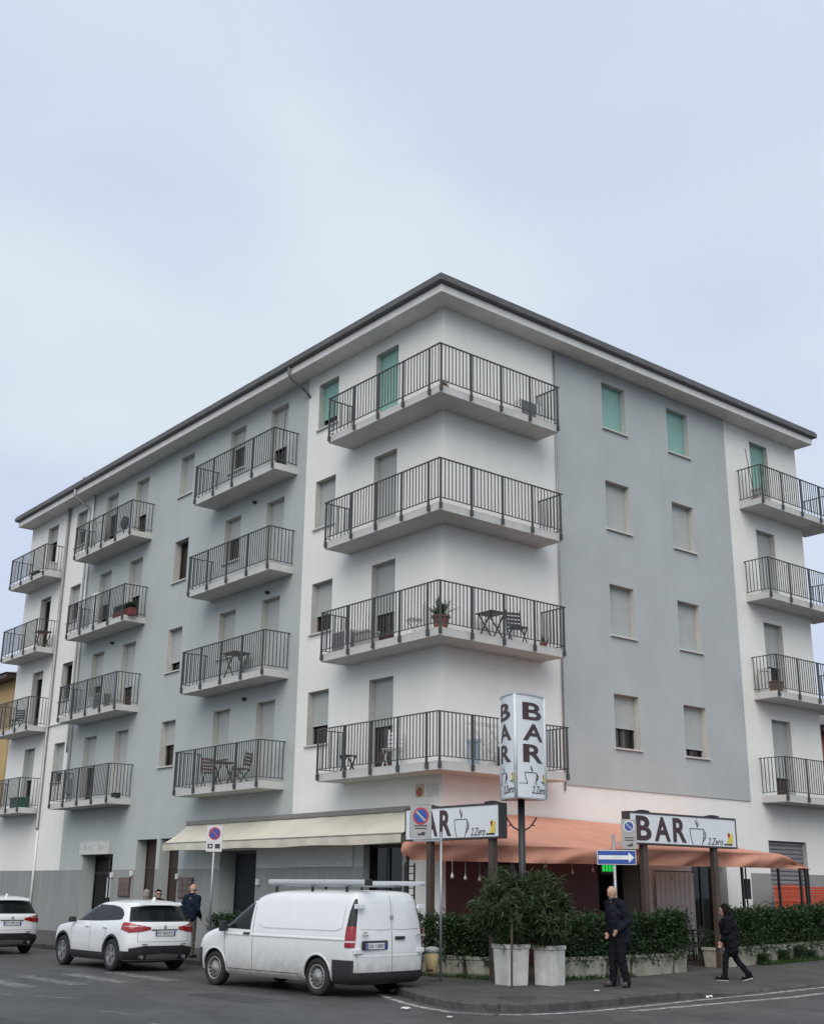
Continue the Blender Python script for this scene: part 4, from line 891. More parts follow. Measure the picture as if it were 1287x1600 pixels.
# ------------------------------------------------------------------ things on the balconies
zf = lambda fl: SB+fl*H+.205
def ac_unit(x, y, fl, rz, label):
    o = thing('air_conditioner', label, 'air conditioner', (x, y, zf(fl)), rz, 'air conditioners on balconies'); m = mat('ac_casing', (.58,.58,.56), .5, var=.06)
    MB().box((-.4,-.15,.06), (.4,.15,.62)).build('casing', [m], o, bevel=.02)
    MB().box((-.37,-.162,.09), (.16,-.1505,.59)).build('fan_grille', [mat('ac_grille', (.16,.16,.16), .5)], o)
    q = MB()
    for k in range(10): q.box((.4005,-.12,.12+k*.045), (.41,.12,.145+k*.045))
    q.build('side_louvre', [mat('ac_grille', (.16,.16,.16), .5)], o)
    for sx in (-.3,.3): MB().box((sx-.03,-.13,0), (sx+.03,.13,.06)).build('foot', [M_plast], o)
def pot(o, r_=.15, h_=.26, m=M_terra): MB().lathe([(r_*.7,0),(r_*.95,h_*.85),(r_*1.08,h_*.86),(r_*1.08,h_),(r_*.9,h_),(r_*.85,h_*.88)], n=18).build('pot', [m], o, smooth=False)
def agave(x, y, fl, label, s=1.0, n=34):
    o = thing('potted_plant', label, 'potted plant', (x, y, zf(fl))); pot(o, .17*s, .3*s); b = MB(); r = random.Random(int(x*100+fl))
    for k in range(n):
        a = r.uniform(0,6.28); el = r.uniform(.35,1.45); L_ = r.uniform(.32,.5)*s; d_ = Vector((math.cos(a)*math.cos(el), math.sin(a)*math.cos(el), math.sin(el))); sd = Vector((-math.sin(a), math.cos(a), 0))*.022*s; p0 = Vector((0,0,.28*s)); m_ = p0+d_*L_*.55; t_ = p0+d_*L_+Vector((0,0,-.1*L_))
        b.grid([[p0-sd, p0+sd], [m_-sd*.9, m_+sd*.9], [t_-sd*.08, t_+sd*.08]])
    b.build('leaves', [mat('agave_leaf', (.07,.12,.06), .5, var=.3, scale=9)], o)
def fold_table(x, y, fl, label, m, s=1.0, rz=0):
    o = thing('folding_table', label, 'table', (x, y, zf(fl)), rz); MB().box((-.3*s,-.26*s,.66*s), (.3*s,.26*s,.69*s)).build('top', [m], o, bevel=.006)
    for sy in (-.22*s,.22*s):
        MB().bar((-.24*s,sy,0), (.24*s,sy,.66*s), .03).build('leg', [m], o); MB().bar((.24*s,sy*.9,0), (-.24*s,sy*.9,.66*s), .03).build('leg', [m], o)
def slat_chair(x, y, fl, label, m, rz=0):
    o = thing('balcony_chair', label, 'chair', (x, y, zf(fl)), rz)
    q = MB(); 
    for k in range(5): q.box((-.2+.085*k,-.2,.43), (-.135+.085*k,.2,.45))
    q.build('seat', [m], o); q = MB()
    for k in range(4): q.box((-.2,.2+.01*k,.52+.1*k), (.2,.215+.01*k,.59+.1*k))
    q.build('backrest', [m], o)
    for sx in (-.2,.2): MB().bar((sx,-.2,0),(sx,.17,.45), .025).build('leg', [m], o); MB().bar((sx,.2,0),(sx,-.17,.44), .025).build('leg', [m], o); MB().bar((sx,.17,.45),(sx,.25,.95), .025).build('back_post', [m], o)
def broom(x, y, fl, label, m, tilt=.12, L_=1.7, dr=(1,0)):
    o = thing('broom', label, 'broom', (x, y, zf(fl))); MB().tube([(0,0,.1),(tilt*L_*dr[0],tilt*L_*dr[1],L_)], .013).build('handle', [M_bark], o); MB().box((-.14,-.035,0), (.14,.035,.11)).build('head', [m], o, bevel=.01)
def crate(x, y, fl, label, m, w_=.5, d_=.35, h_=.3, nm='storage_box', rz=0):
    o = thing(nm, label, 'box', (x, y, zf(fl)), rz); MB().box((-w_/2,-d_/2,0), (w_/2,d_/2,h_*.86)).build('body', [m], o, bevel=.015); MB().box((-w_/2-.015,-d_/2-.015,h_*.862), (w_/2+.015,d_/2+.015,h_)).build('lid', [m], o, bevel=.01)
def flower_box(x, y, fl, label, m):
    o = thing('flower_box', label, 'flower box', (x, y, zf(fl))); MB().box((-.32,-.13,0), (.32,.13,.26)).build('trough', [m], o, bevel=.015); f = stuff(link(HM[0], 'foliage', o)); f.scale = (.6,.45,.25); f.location = (-.3,0,.22)
def drying_rack(x, y, fl, label, rz=0):
    o = thing('drying_rack', label, 'drying rack', (x, y, zf(fl)), rz); m = M_whitepipe
    for sy in (-.25,.25): MB().tube([(-.5,sy,0),(.45,sy,1.0)], .013).build('leg', [m], o); MB().tube([(.5,sy,0),(-.45,sy,1.0)], .013).build('leg', [m], o)
    q = MB()
    for k in range(8): q.tube([(-.75,-.24+k*.069,1.0),(.75,-.24+k*.069,1.0)], .005, 5)
    for sx in (-.75,.75): q.tube([(sx,-.26,1.0),(sx,.26,1.0)], .01, 6)
    q.build('wires', [m], o)
M_wgrey = mat('white_plastic', (.68,.68,.66), .5); M_greenp = mat('green_plastic', (.02,.10,.07), .5); M_redp = mat('red_plastic', (.17,.04,.04), .6); M_bluep = mat('blue_plastic', (.34,.42,.49), .5); M_oak = mat('weathered_wood', (.16,.10,.07), .7, var=.3, scale=15)
ac_unit(.33, 2.75, 3, math.pi/2, 'air conditioner unit on the top floor corner balcony'); ac_unit(-17.95, -.45, 1, 0, 'pale air conditioner unit on the second floor balcony beside the half open door')
ac_unit(-3.55, -.35, 1, 0, 'air conditioner unit under the corner window on the second floor balcony'); crate(-2.55, -.4, 1, 'grey storage box on the second floor corner balcony', M_signgrey, .55, .4, .45)
agave(.42, -.42, 1, 'spiky potted plant standing at the corner of the second floor corner balcony', 1.25, 46); agave(.45, -.35, 3, 'small cactus pot at the corner of the top floor balcony', .62, 22); agave(.45, 3.05, 1, 'dark potted plant at the end of the second floor corner balcony', .6, 30); agave(-16.9, -.55, 2, 'trailing potted plant on the third floor balcony beside red flower boxes', .7, 26)
fold_table(.45, 1.2, 1, 'dark folding table on the second floor corner balcony', M_rail); fold_table(-3.15, -.45, 0, 'small dark table on the first floor corner balcony', M_plast, .62); fold_table(-9.3, -.42, 0, 'slatted dark table on the first floor grey wing balcony', M_oak, 1.0); fold_table(-8.95, -.42, 1, 'wooden table on the second floor grey wing balcony', M_oak, 1.15); fold_table(-24.0, -.45, 2, 'brown folding table on the third floor end balcony', M_oak, 1.0)
slat_chair(.45, 2.1, 1, 'low dark chair beside the folding table on the second floor corner balcony', M_rail, R(70)); slat_chair(-8.35, -.42, 0, 'wooden chair beside the slatted table on the first floor balcony', M_oak, R(-60)); slat_chair(-10.1, -.42, 0, 'wooden chair at the far side of the slatted table on the first floor balcony', M_oak, R(80)); slat_chair(-1.35, -.42, 0, 'white slatted chair on the first floor corner balcony', M_wgrey, R(30)); slat_chair(-25.9, -.42, 1, 'dark chair on the second floor end balcony', M_plast, R(30)); slat_chair(-.55, -.42, 1, 'white chair behind the spiky potted plant on the corner balcony', M_wgrey, R(-30))
drying_rack(.42, 1.25, 0, 'white clothes drying rack behind the pylon sign on the first floor balcony', math.pi/2); crate(.42, .62, 0, 'blue plastic basket on the first floor corner balcony', M_bluep, .24, .2, .62, 'laundry_basket'); crate(.45, 1.75, 0, 'black folded seat on the first floor corner balcony', M_plast, .5, .3, .55)
flower_box(-16.75, -.62, 2, 'red flower box on the third floor balcony left of another', M_redp); flower_box(-16.1, -.6, 2, 'red flower box at the end of the third floor balcony', M_redp)
crate(-16.1, -.5, 0, 'small black box on the first floor balcony of the far grey wing', M_plast, .3, .2, .16); crate(-24.6, -.45, 0, 'green plastic box on the first floor end balcony', M_greenp, .8, .4, .42); crate(-25.4, -.4, 3, 'dark storage box on the top floor end balcony', M_plast, .6, .35, .35); crate(-23.9, -.4, 3, 'small white box on the top floor end balcony', M_wgrey, .35, .25, .45)
crate(-18.7, -.35, 1, 'white cabinet on the second floor balcony of the far grey wing', M_wgrey, .5, .35, .55, 'cabinet'); crate(-19.75, -.3, 3, 'white folded panel standing on the top floor balcony of the far grey wing', M_wgrey, .5, .12, 1.45, 'folded_panel'); crate(-19.6, -.3, 2, 'white folded panel standing on the third floor balcony', M_wgrey, .45, .12, 1.5, 'folded_panel')
fn = thing('pedestal_fan', 'dark round fan on the top floor balcony of the far grey wing', 'fan', (-17.3, -.5, zf(3))); MB().tube([(0,0,.02),(0,0,.5)], .02).build('stand', [M_plast], fn); MB().lathe([(.18,0),(.17,.03),(.02,.04)], n=18).build('base', [M_plast], fn); MB().lathe([(.05,-.08),(.24,-.05),(.25,0),(.24,.05),(.05,.07)], (0,0,.62), 22, 'y').build('cage', [M_rail], fn)
broom(-6.85, -.5, 3, 'thin pole leaning at the end of the top floor grey wing balcony', M_plast, .06, 1.95); broom(.45, 12.95, 3, 'broom with red head leaning on the top floor end balcony', M_redp, .18, 1.75, (0,-1)); broom(.4, 13.3, 3, 'second broom leaning towards the teal door on the top floor', M_redp, .2, 1.5, (.2,1))
crate(.4, 13.3, 3, 'grey bucket on the top floor end balcony beside brooms', M_signgrey, .34, .34, .5, 'bucket'); crate(.42, 13.15, 1, 'brown box with white cloth on the second floor end balcony', M_oak, .5, .35, .35); crate(.3, 12.95, 1, 'white cloth bundle on the second floor end balcony', M_wgrey, .25, .3, .75, 'cloth_bundle')
# ------------------------------------------------------------------ vehicles (x forward, y left, origin on the ground under the middle)
class Car:
    def __init__(s, keys, Rf, Rb, pf=3.0, pb=3.2, nside=26):
        k = np.array(keys); s.kz, s.kf, s.kr, s.kw = k.T; s.Rf, s.Rb, s.pf, s.pb, s.ns = Rf, Rb, pf, pb, nside
    def ip(s, z, a):
        # smooth monotone interpolation of the key rows
        kz = s.kz; i = int(np.clip(np.searchsorted(kz, z)-1, 0, len(kz)-2)); h = kz[i+1]-kz[i]; t = (z-kz[i])/h
        def sl(j):
            if j <= 0 or j >= len(kz)-1: jj = min(max(j,0),len(kz)-2); return (a[jj+1]-a[jj])/(kz[jj+1]-kz[jj])
            d0 = (a[j]-a[j-1])/(kz[j]-kz[j-1]); d1 = (a[j+1]-a[j])/(kz[j+1]-kz[j]); return 0 if d0*d1 <= 0 else 2*d0*d1/(d0+d1)
        m0, m1 = sl(i)*h, sl(i+1)*h
        return (2*t**3-3*t**2+1)*a[i]+(t**3-2*t**2+t)*m0+(-2*t**3+3*t**2)*a[i+1]+(t**3-t**2)*m1
    FR = [0,.2,.4,.58,.73,.85,.93,.975]
    def half(s, z):
        xf, xr, w_ = s.ip(z, s.kf), s.ip(z, s.kr), s.ip(z, s.kw); span = xf-xr; Rf = min(s.Rf, span*.45); Rb = min(s.Rb, span*.45); P = []
        for f in s.FR: P.append((xr+Rb*(1-(1-f**s.pb)**(1/s.pb)), w_*f))
        a = xr+Rb*(1-(1-.975**s.pb)**(1/s.pb)); c = xf-Rf*(1-(1-.975**s.pf)**(1/s.pf))
        for k in range(1, s.ns):
            x = a+(c-a)*k/s.ns; y = w_
            if x < xr+Rb: y = w_*max(0, 1-(1-(x-xr)/Rb)**s.pb)**(1/s.pb)
            if x > xf-Rf: y = min(y, w_*max(0, 1-(1-(xf-x)/Rf)**s.pf)**(1/s.pf))
            P.append((x, y))
        for f in s.FR[::-1]: P.append((xf-Rf*(1-(1-f**s.pf)**(1/s.pf)), w_*f))
        return np.array(P)
    def body(s, zs):
        b = MB(); n = None
        for z in zs:
            h = s.half(z); ring_ = [(x, y, z) for x, y in h]+[(x, -y, z) for x, y in h[-2:0:-1]]; n = len(ring_); b.v += ring_
        for k in range(len(zs)-1):
            for j in range(n): a = k*n+j; c = k*n+(j+1) % n; b.f.append((c, a, a+n, c+n)); b.m.append(0)
        b.f.append(tuple(range(n))); b.m.append(0); b.f.append(tuple(len(b.v)-1-j for j in range(n))); b.m.append(0); return b
    def P(s, k, z):
        h = s.half(z); i = int(np.clip(math.floor(k), 0, len(h)-2)); t = k-i; return h[i]*(1-t)+h[i+1]*t
    def kx(s, x, z): h = s.half(z)[len(s.FR)-3:]; return len(s.FR)-3+float(np.interp(x, h[:,0], np.arange(len(h))))
    def ky(s, y, z): h = s.half(z)[:len(s.FR)+1]; return float(np.interp(y, h[:,1], np.arange(len(h))))
    def kfy(s, y, z): h = s.half(z)[::-1][:len(s.FR)+1]; return len(s.half(z))-1-float(np.interp(y, h[:,1], np.arange(len(h))))
    def S(s, k, z, off, side=1):
        e = .02; p = s.P(k, z); q = s.P(min(k+.08, 1e3), z)-s.P(max(k-.08, 0), z); dz = .01; u = (s.P(k, z+dz)-s.P(k, z-dz))/(2*dz)
        t1 = Vector((q[0], q[1], 0)); t2 = Vector((u[0], u[1], 1)); n = t2.cross(t1); n = n.normalized() if n.length > 1e-9 else Vector((0,1,0))
        if k < 3 and n.x > 0 or k >= 3 and n.y < 0: n = -n
        v = Vector((p[0], p[1], z))+n*off; return (v.x, v.y*side, v.z)
    def side_patch(s, xs, zb, zt, off, side, nz=7):
        return [[s.S(s.kx(x, z), z, off, side) for z in np.linspace(zb(x), zt(x), nz)] for x in xs]
    def rear_patch(s, ys_, zb, zt, off, nz=8):
        return [[s.S(s.ky(abs(y), z), z, off, 1 if y >= 0 else -1) for z in np.linspace(zb(y), zt(y), nz)] for y in ys_]
    def rear_frac(s, ts, zb, zt, off, nz=8):
        return [[s.S(s.ky(abs(t)*s.ip(z, s.kw), z), z, off, 1 if t >= 0 else -1) for z in np.linspace(zb(t), zt(t), nz)] for t in ts]
    def ribbon(s, pts, w_, off, side):
        b = MB(); G = []; pts = [Vector(p) for p in pts]; dd = []
        for a, c in zip(pts, pts[1:]): n_ = max(1, int((c-a).length/.07)); dd += [a.lerp(c, k/n_) for k in range(n_)]
        dd.append(pts[-1])
        for i, p in enumerate(dd):
            t = (dd[min(i+1, len(dd)-1)]-dd[max(i-1, 0)]).normalized(); n_ = Vector((-t.y, t.x))*w_/2; G.append([s.S(s.kx(p.x+e*n_.x, p.y+e*n_.y), p.y+e*n_.y, off, side) for e in (-1, 1)])
        return G
def apply_bool(b, mats, cuts, axle_r):
    me = b.mesh('body', mats, smooth=True); o = link(me, 'tmp'); tmp = [o]
    for (x, z, r_) in cuts:
        for sd in (-1, 1):
            c = MB().lathe([(r_, sd*.42), (r_, sd*1.4)] if sd > 0 else [(r_, -1.4), (r_, -.42)], (x, 0, z), 40, 'y'); cm = c.mesh('c', mats[0]); bm = bmesh.new(); bm.from_mesh(cm); bmesh.ops.recalc_face_normals(bm, faces=bm.faces); bm.to_mesh(cm); bm.free()
            co = link(cm, 'cut'); tmp.append(co); md = o.modifiers.new('b', 'BOOLEAN'); md.object = co; md.operation = 'DIFFERENCE'; md.solver = 'EXACT'
    bm = bmesh.new(); bm.from_mesh(me); bmesh.ops.recalc_face_normals(bm, faces=bm.faces); bm.to_mesh(me); bm.free()
    dg = bpy.context.evaluated_depsgraph_get(); nm = bpy.data.meshes.new_from_object(o.evaluated_get(dg)); nm.name = 'body'
    for t in tmp: bpy.data.objects.remove(t)
    nm.materials.clear(); [nm.materials.append(m) for m in mats]
    for p in nm.polygons:
        p.material_index = 0; c = p.center
        for (x, z, r_) in cuts:
            dd = math.hypot(c.x-x, c.z-z)
            if dd < r_+.004 and (abs(p.normal.y) < .5 and dd > r_*.9 or abs(c.y) < .5 and abs(p.normal.y) > .5): p.material_index = 1; p.use_smooth = False
        if c.z < .24 and p.normal.z < -.7: p.material_index = 1
    try: nm.set_sharp_from_angle(angle=R(38))
    except Exception: pass
    return nm
def wheel(parent, x, y, side, r_, w_, kind):
    o = link(MB().lathe([(r_*.66,-w_/2+.01),(r_*.9,-w_/2),(r_*.985,-w_/2+.03),(r_,-w_/2+.06),(r_,w_/2-.06),(r_*.985,w_/2-.03),(r_*.9,w_/2),(r_*.66,w_/2-.01),(r_*.66,-w_/2+.012)], n=40, axis='y').mesh('tyre', M_tyre, smooth=True), 'wheel', parent, (x, y, r_))
    q = MB(); yo = side*(w_/2-.03)
    if kind == 'alloy':
        q.lathe([(r_*.66,-.02),(r_*.66,.02),(r_*.60,.02),(r_*.60,-.02),(r_*.66,-.0205)], (0,yo,0), 36, 'y'); q.lathe([(.07,-.03),(.07,.012),(.05,.018)], (0,yo,0), 18, 'y')
        for k in range(5):
            for da in (-.17, .17): a = k*2*math.pi/5+.3; q.bar((.05*math.cos(a), yo, .05*math.sin(a)), (r_*.63*math.cos(a+da), yo, r_*.63*math.sin(a+da)), .035, .03, up=(0,1,0))
        q.build('rim', [M_rim], o); MB().lathe([(r_*.62,-.05),(r_*.62,-.045)], (0,yo,0), 30, 'y').build('brake_disc', [M_plast], o)
    else:
        q.lathe([(r_*.67,-.03),(r_*.67,.025),(r_*.61,.028),(r_*.56,.0),(r_*.47,-.012),(r_*.36,.012),(r_*.2,.03),(r_*.17,.045),(.001,.045)] if side > 0 else [(r_*.67,.03),(r_*.67,-.025),(r_*.61,-.028),(r_*.56,.0),(r_*.47,.012),(r_*.36,-.012),(r_*.2,-.03),(r_*.17,-.045),(.001,-.045)], (0,yo,0), 36, 'y'); q.build('rim', [M_steelrim], o, smooth=True)
        h = MB()
        for k in range(14):
            a = k*2*math.pi/14; c = Vector((r_*.5*math.cos(a), yo-side*.001, r_*.5*math.sin(a))); h.lathe([(.021,-.014),(.021,.014)], c, 8, 'y')
        stuff(h.build('vent_holes', [M_black], o))
    return o
# ---- white compact SUV
X1K = [(.20,2.02,-2.0,.80),(.30,2.13,-2.12,.875),(.45,2.20,-2.20,.90),(.62,2.215,-2.225,.91),(.76,2.19,-2.215,.912),(.88,2.13,-2.20,.91),(.95,1.98,-2.195,.905),(1.00,1.66,-2.19,.895),(1.05,1.26,-2.175,.885),(1.09,1.02,-2.13,.865),(1.2,.82,-2.05,.82),(1.35,.52,-1.94,.755),(1.47,.22,-1.85,.695),(1.525,-.02,-1.82,.645),(1.562,-.35,-1.70,.55),(1.585,-.65,-1.5,.40),(1.595,-.85,-1.25,.2)]
def suv(label, loc, rz, plate, scale=.97):
    c = Car(X1K, .55, .42, 2.6, 2.6); o = thing('parked_suv', label, 'car', loc, rz); o.scale = (scale,)*3
    zs = sorted(set(list(np.linspace(.20,1.05,20))+list(np.linspace(1.05,1.5,12))+list(np.linspace(1.5,1.595,10))))
    WX = [(1.375,.355,.412),(-1.295,.355,.412)]
    body = link(apply_bool(c.body(zs), [M_paint, M_plast], WX, .4), 'body', o)
    DLO_b = lambda x: np.interp(x, [-1.66,-1.5,-.6,.8], [1.18,1.155,1.115,1.09]); DLO_t = lambda x: np.interp(x, [-1.66,-1.58,-1.45,-1.25,-.9,-.3,.05,.35,.62,.86], [1.22,1.30,1.37,1.42,1.455,1.465,1.44,1.365,1.25,1.105])
    for sd in (1, -1):
        for a, e in ((.84,-.10),(-.16,-1.02),(-1.08,-1.60)):
            MB().grid(c.side_patch(np.linspace(a, e, 14), DLO_b, DLO_t, .006, sd)).build('side_window', [M_cglass], o, smooth=True)
        MB().grid(c.side_patch(np.linspace(.9,-1.63,40), lambda x: DLO_b(x)-.014, lambda x: DLO_t(x)+.008, .003, sd)).build('window_trim', [M_plast], o, smooth=True)
        for pts in ([(.82,1.05),(.92,.9),(.90,.42)], [(-.13,1.08),(-.13,.42)], [(-1.0,1.10),(-.95,.85),(-.83,.55),(-.80,.42)]): MB().grid(c.ribbon(pts, .009, .0025, sd)).build('door_seam', [M_seam], o)
        for x in (.05,-.92): MB().box((x-.11, sd*c.ip(.95,c.kw)-.012 if sd > 0 else -c.ip(.95,c.kw)-.028, .945), (x+.11, sd*c.ip(.95,c.kw)+.028 if sd > 0 else -c.ip(.95,c.kw)+.012, .985)).build('door_handle', [M_paint], o, bevel=.01)
        MB().grid(c.side_patch(np.linspace(.98,-.9,16), lambda x: .23, lambda x: .40, .012, sd, 4)).build('sill_cladding', [M_plast], o, smooth=True)
        for (x, z, r_) in WX:
            G = []
            for a in np.linspace(R(-14), R(194), 30):
                G.append([c.S(c.kx(x+rr*math.cos(a), max(.21, z+rr*math.sin(a))), max(.21, z+rr*math.sin(a)), of, sd) for rr, of in ((r_-.003,-.03),(r_-.003,.012),(r_+.055,.012),(r_+.06,-.002))])
            MB().grid(G).build('arch_trim', [M_plast], o, smooth=True)
        # tail lamp wrapping the corner
        ks = np.linspace(c.ky(.36,.97), c.kx(-1.74,.97), 22); G = []
        for i, k in enumerate(ks):
            t = i/21; zb = np.interp(t, [0,.25,.6,1],[.935,.885,.865,.94]); zt = np.interp(t, [0,.3,.65,.9,1],[.99,1.04,1.085,1.095,1.06]); G.append([c.S(k, z, .010, sd) for z in np.linspace(zb, zt, 6)])
        lamp = MB().grid(G).build('tail_lamp', [M_tail], o, smooth=True)
        MB().grid([[c.S(k, z, .013, sd) for z in (1.0, 1.012)] for k in ks[4:18]]).build('light_strip', [M_tailc], lamp)
        mr = MB(); mr.box((.70, sd*.985-.085, 1.04), (.82, sd*.985+.085, 1.17)); m_ = mr.build('door_mirror', [M_plast], o, bevel=.04); MB().bar((.76, sd*.87, 1.07), (.78, sd*.94, 1.08), .04).build('mirror_arm', [M_plast], m_)
        G = [[c.S(c.kfy(y, z), z, .008, sd) for z in np.linspace(.80, .90-.03*(y-.5), 5)] for y in np.linspace(.42,.80,10)]
        MB().grid(G).build('headlight', [M_tailc], o, smooth=True)
        MB().grid(c.rear_patch(np.linspace(sd*.55, sd*.8, 6), lambda y: .36, lambda y: .40, .006, 3)).build('exhaust_trim', [M_plast], o)
        MB().tube([(-2.19, sd*.55, .33), (-2.0, sd*.55, .33)], .045, 12).build('tailpipe', [M_rim], o)
        for (x, z, r_) in WX: wheel(o, x, sd*.80, sd, .357, .23, 'alloy')
    # windscreen
    G = [[c.S(c.kfy(abs(y), z), z, .006, 1 if y >= 0 else -1) for z in np.linspace(1.11, 1.49, 8)] for y in np.linspace(-.62,.62,21)]; MB().grid(G).build('windscreen', [M_cglass], o, smooth=True)
    # rear window, tailgate seams, plate, bumper
    MB().grid(c.rear_frac(np.linspace(-.90,.90,25), lambda y: 1.125+.02*abs(y), lambda y: 1.455-.04*y*y-(.06 if abs(y) > .88 else 0), .006)).build('rear_window', [M_cglass], o, smooth=True)
    MB().grid(c.rear_frac(np.linspace(-.93,.93,25), lambda y: 1.105, lambda y: 1.47-.04*y*y, .003)).build('window_trim', [M_plast], o, smooth=True)
    MB().grid([[(-1.83-.13*t-.0, y, 1.525-.045*t+.012*(1-t)) for t in (0,.5,1)] for y in np.linspace(-.56,.56,12)]).build('spoiler', [M_paint], o, smooth=True)
    MB().grid(c.rear_patch(np.linspace(-.82,.82,25), lambda y: .27, lambda y: .58-.16*max(0,abs(y)-.5), .012)).build('lower_bumper', [M_plast], o, smooth=True)
    for sd in (1,-1): MB().grid([[c.S(k, z, .012, sd) for z in np.linspace(.27,.46,5)] for k in np.linspace(c.ky(.80,.4), c.kx(-1.66,.4), 12)]).build('lower_bumper', [M_plast], o, smooth=True)
    MB().grid(c.rear_patch(np.linspace(-.42,.42,9), lambda y: .29, lambda y: .41-.05*abs(y), .022, 4)).build('skid_plate', [M_rim], o, smooth=True)
    MB().grid(c.rear_patch(np.linspace(-.66,.66,21), lambda y: .665, lambda y: .672, .003, 2)).build('tailgate_seam', [M_seam], o)
    for sd in (1,-1): MB().grid(c.rear_patch([sd*.655, sd*.663], lambda y: .67, lambda y: .93, .003, 4)).build('tailgate_seam', [M_seam], o)
    MB().grid(c.rear_patch(np.linspace(-.34,.34,9), lambda y: .915, lambda y: .94, .016, 3)).build('plate_strip', [M_plast], o)
    number_plate(o, -2.225, 0, .80, plate)
    MB().lathe([(.001,-.012),(.038,-.010),(.042,0)], (-2.205,0,1.0), 18, 'x').build('badge', [M_signgrey], o)
    for y in (.52,-.50): MB().box((-2.235,y-.07,.60), (-2.222,y+.07,.625)).build('badge_lettering', [M_rim], o)
    MB().prism_xz([(-1.45,1.575),(-1.62,1.575),(-1.60,1.66),(-1.55,1.66)], -.02, .02).build('antenna_fin', [M_paint], o, bevel=.008)
    return o
def number_plate(o, x, y, z, txt, w_=.52, h_=.11):
    p = MB().box((x-.012, y-w_/2, z), (x, y+w_/2, z+h_)).build('number_plate', [M_plate], o, bevel=.003)
    for s in (-1, 1): MB().box((x-.0135, y+s*(w_/2-.02)-.02, z+.002), (x-.0121, y+s*(w_/2-.02)+.02, z+h_-.002)).build('blue_band', [M_blue], p)
    me = text_me(txt, -w_*.38, z+.022, w_*.76, h_-.044, M_ink, y=0, th=.002); link(me, 'plate_characters', p, (x-.0125, y, 0), -math.pi/2)
SUV = suv('white compact SUV parked nose to tail with the van, red lamps facing out', (-6.43, -4.70, 0), R(180.6), 'FF 981FT')
S2 = suv('white SUV parked furthest along the street by the plinth', (-14.70, -4.98, 0), R(179.5), 'FT 081XJ')
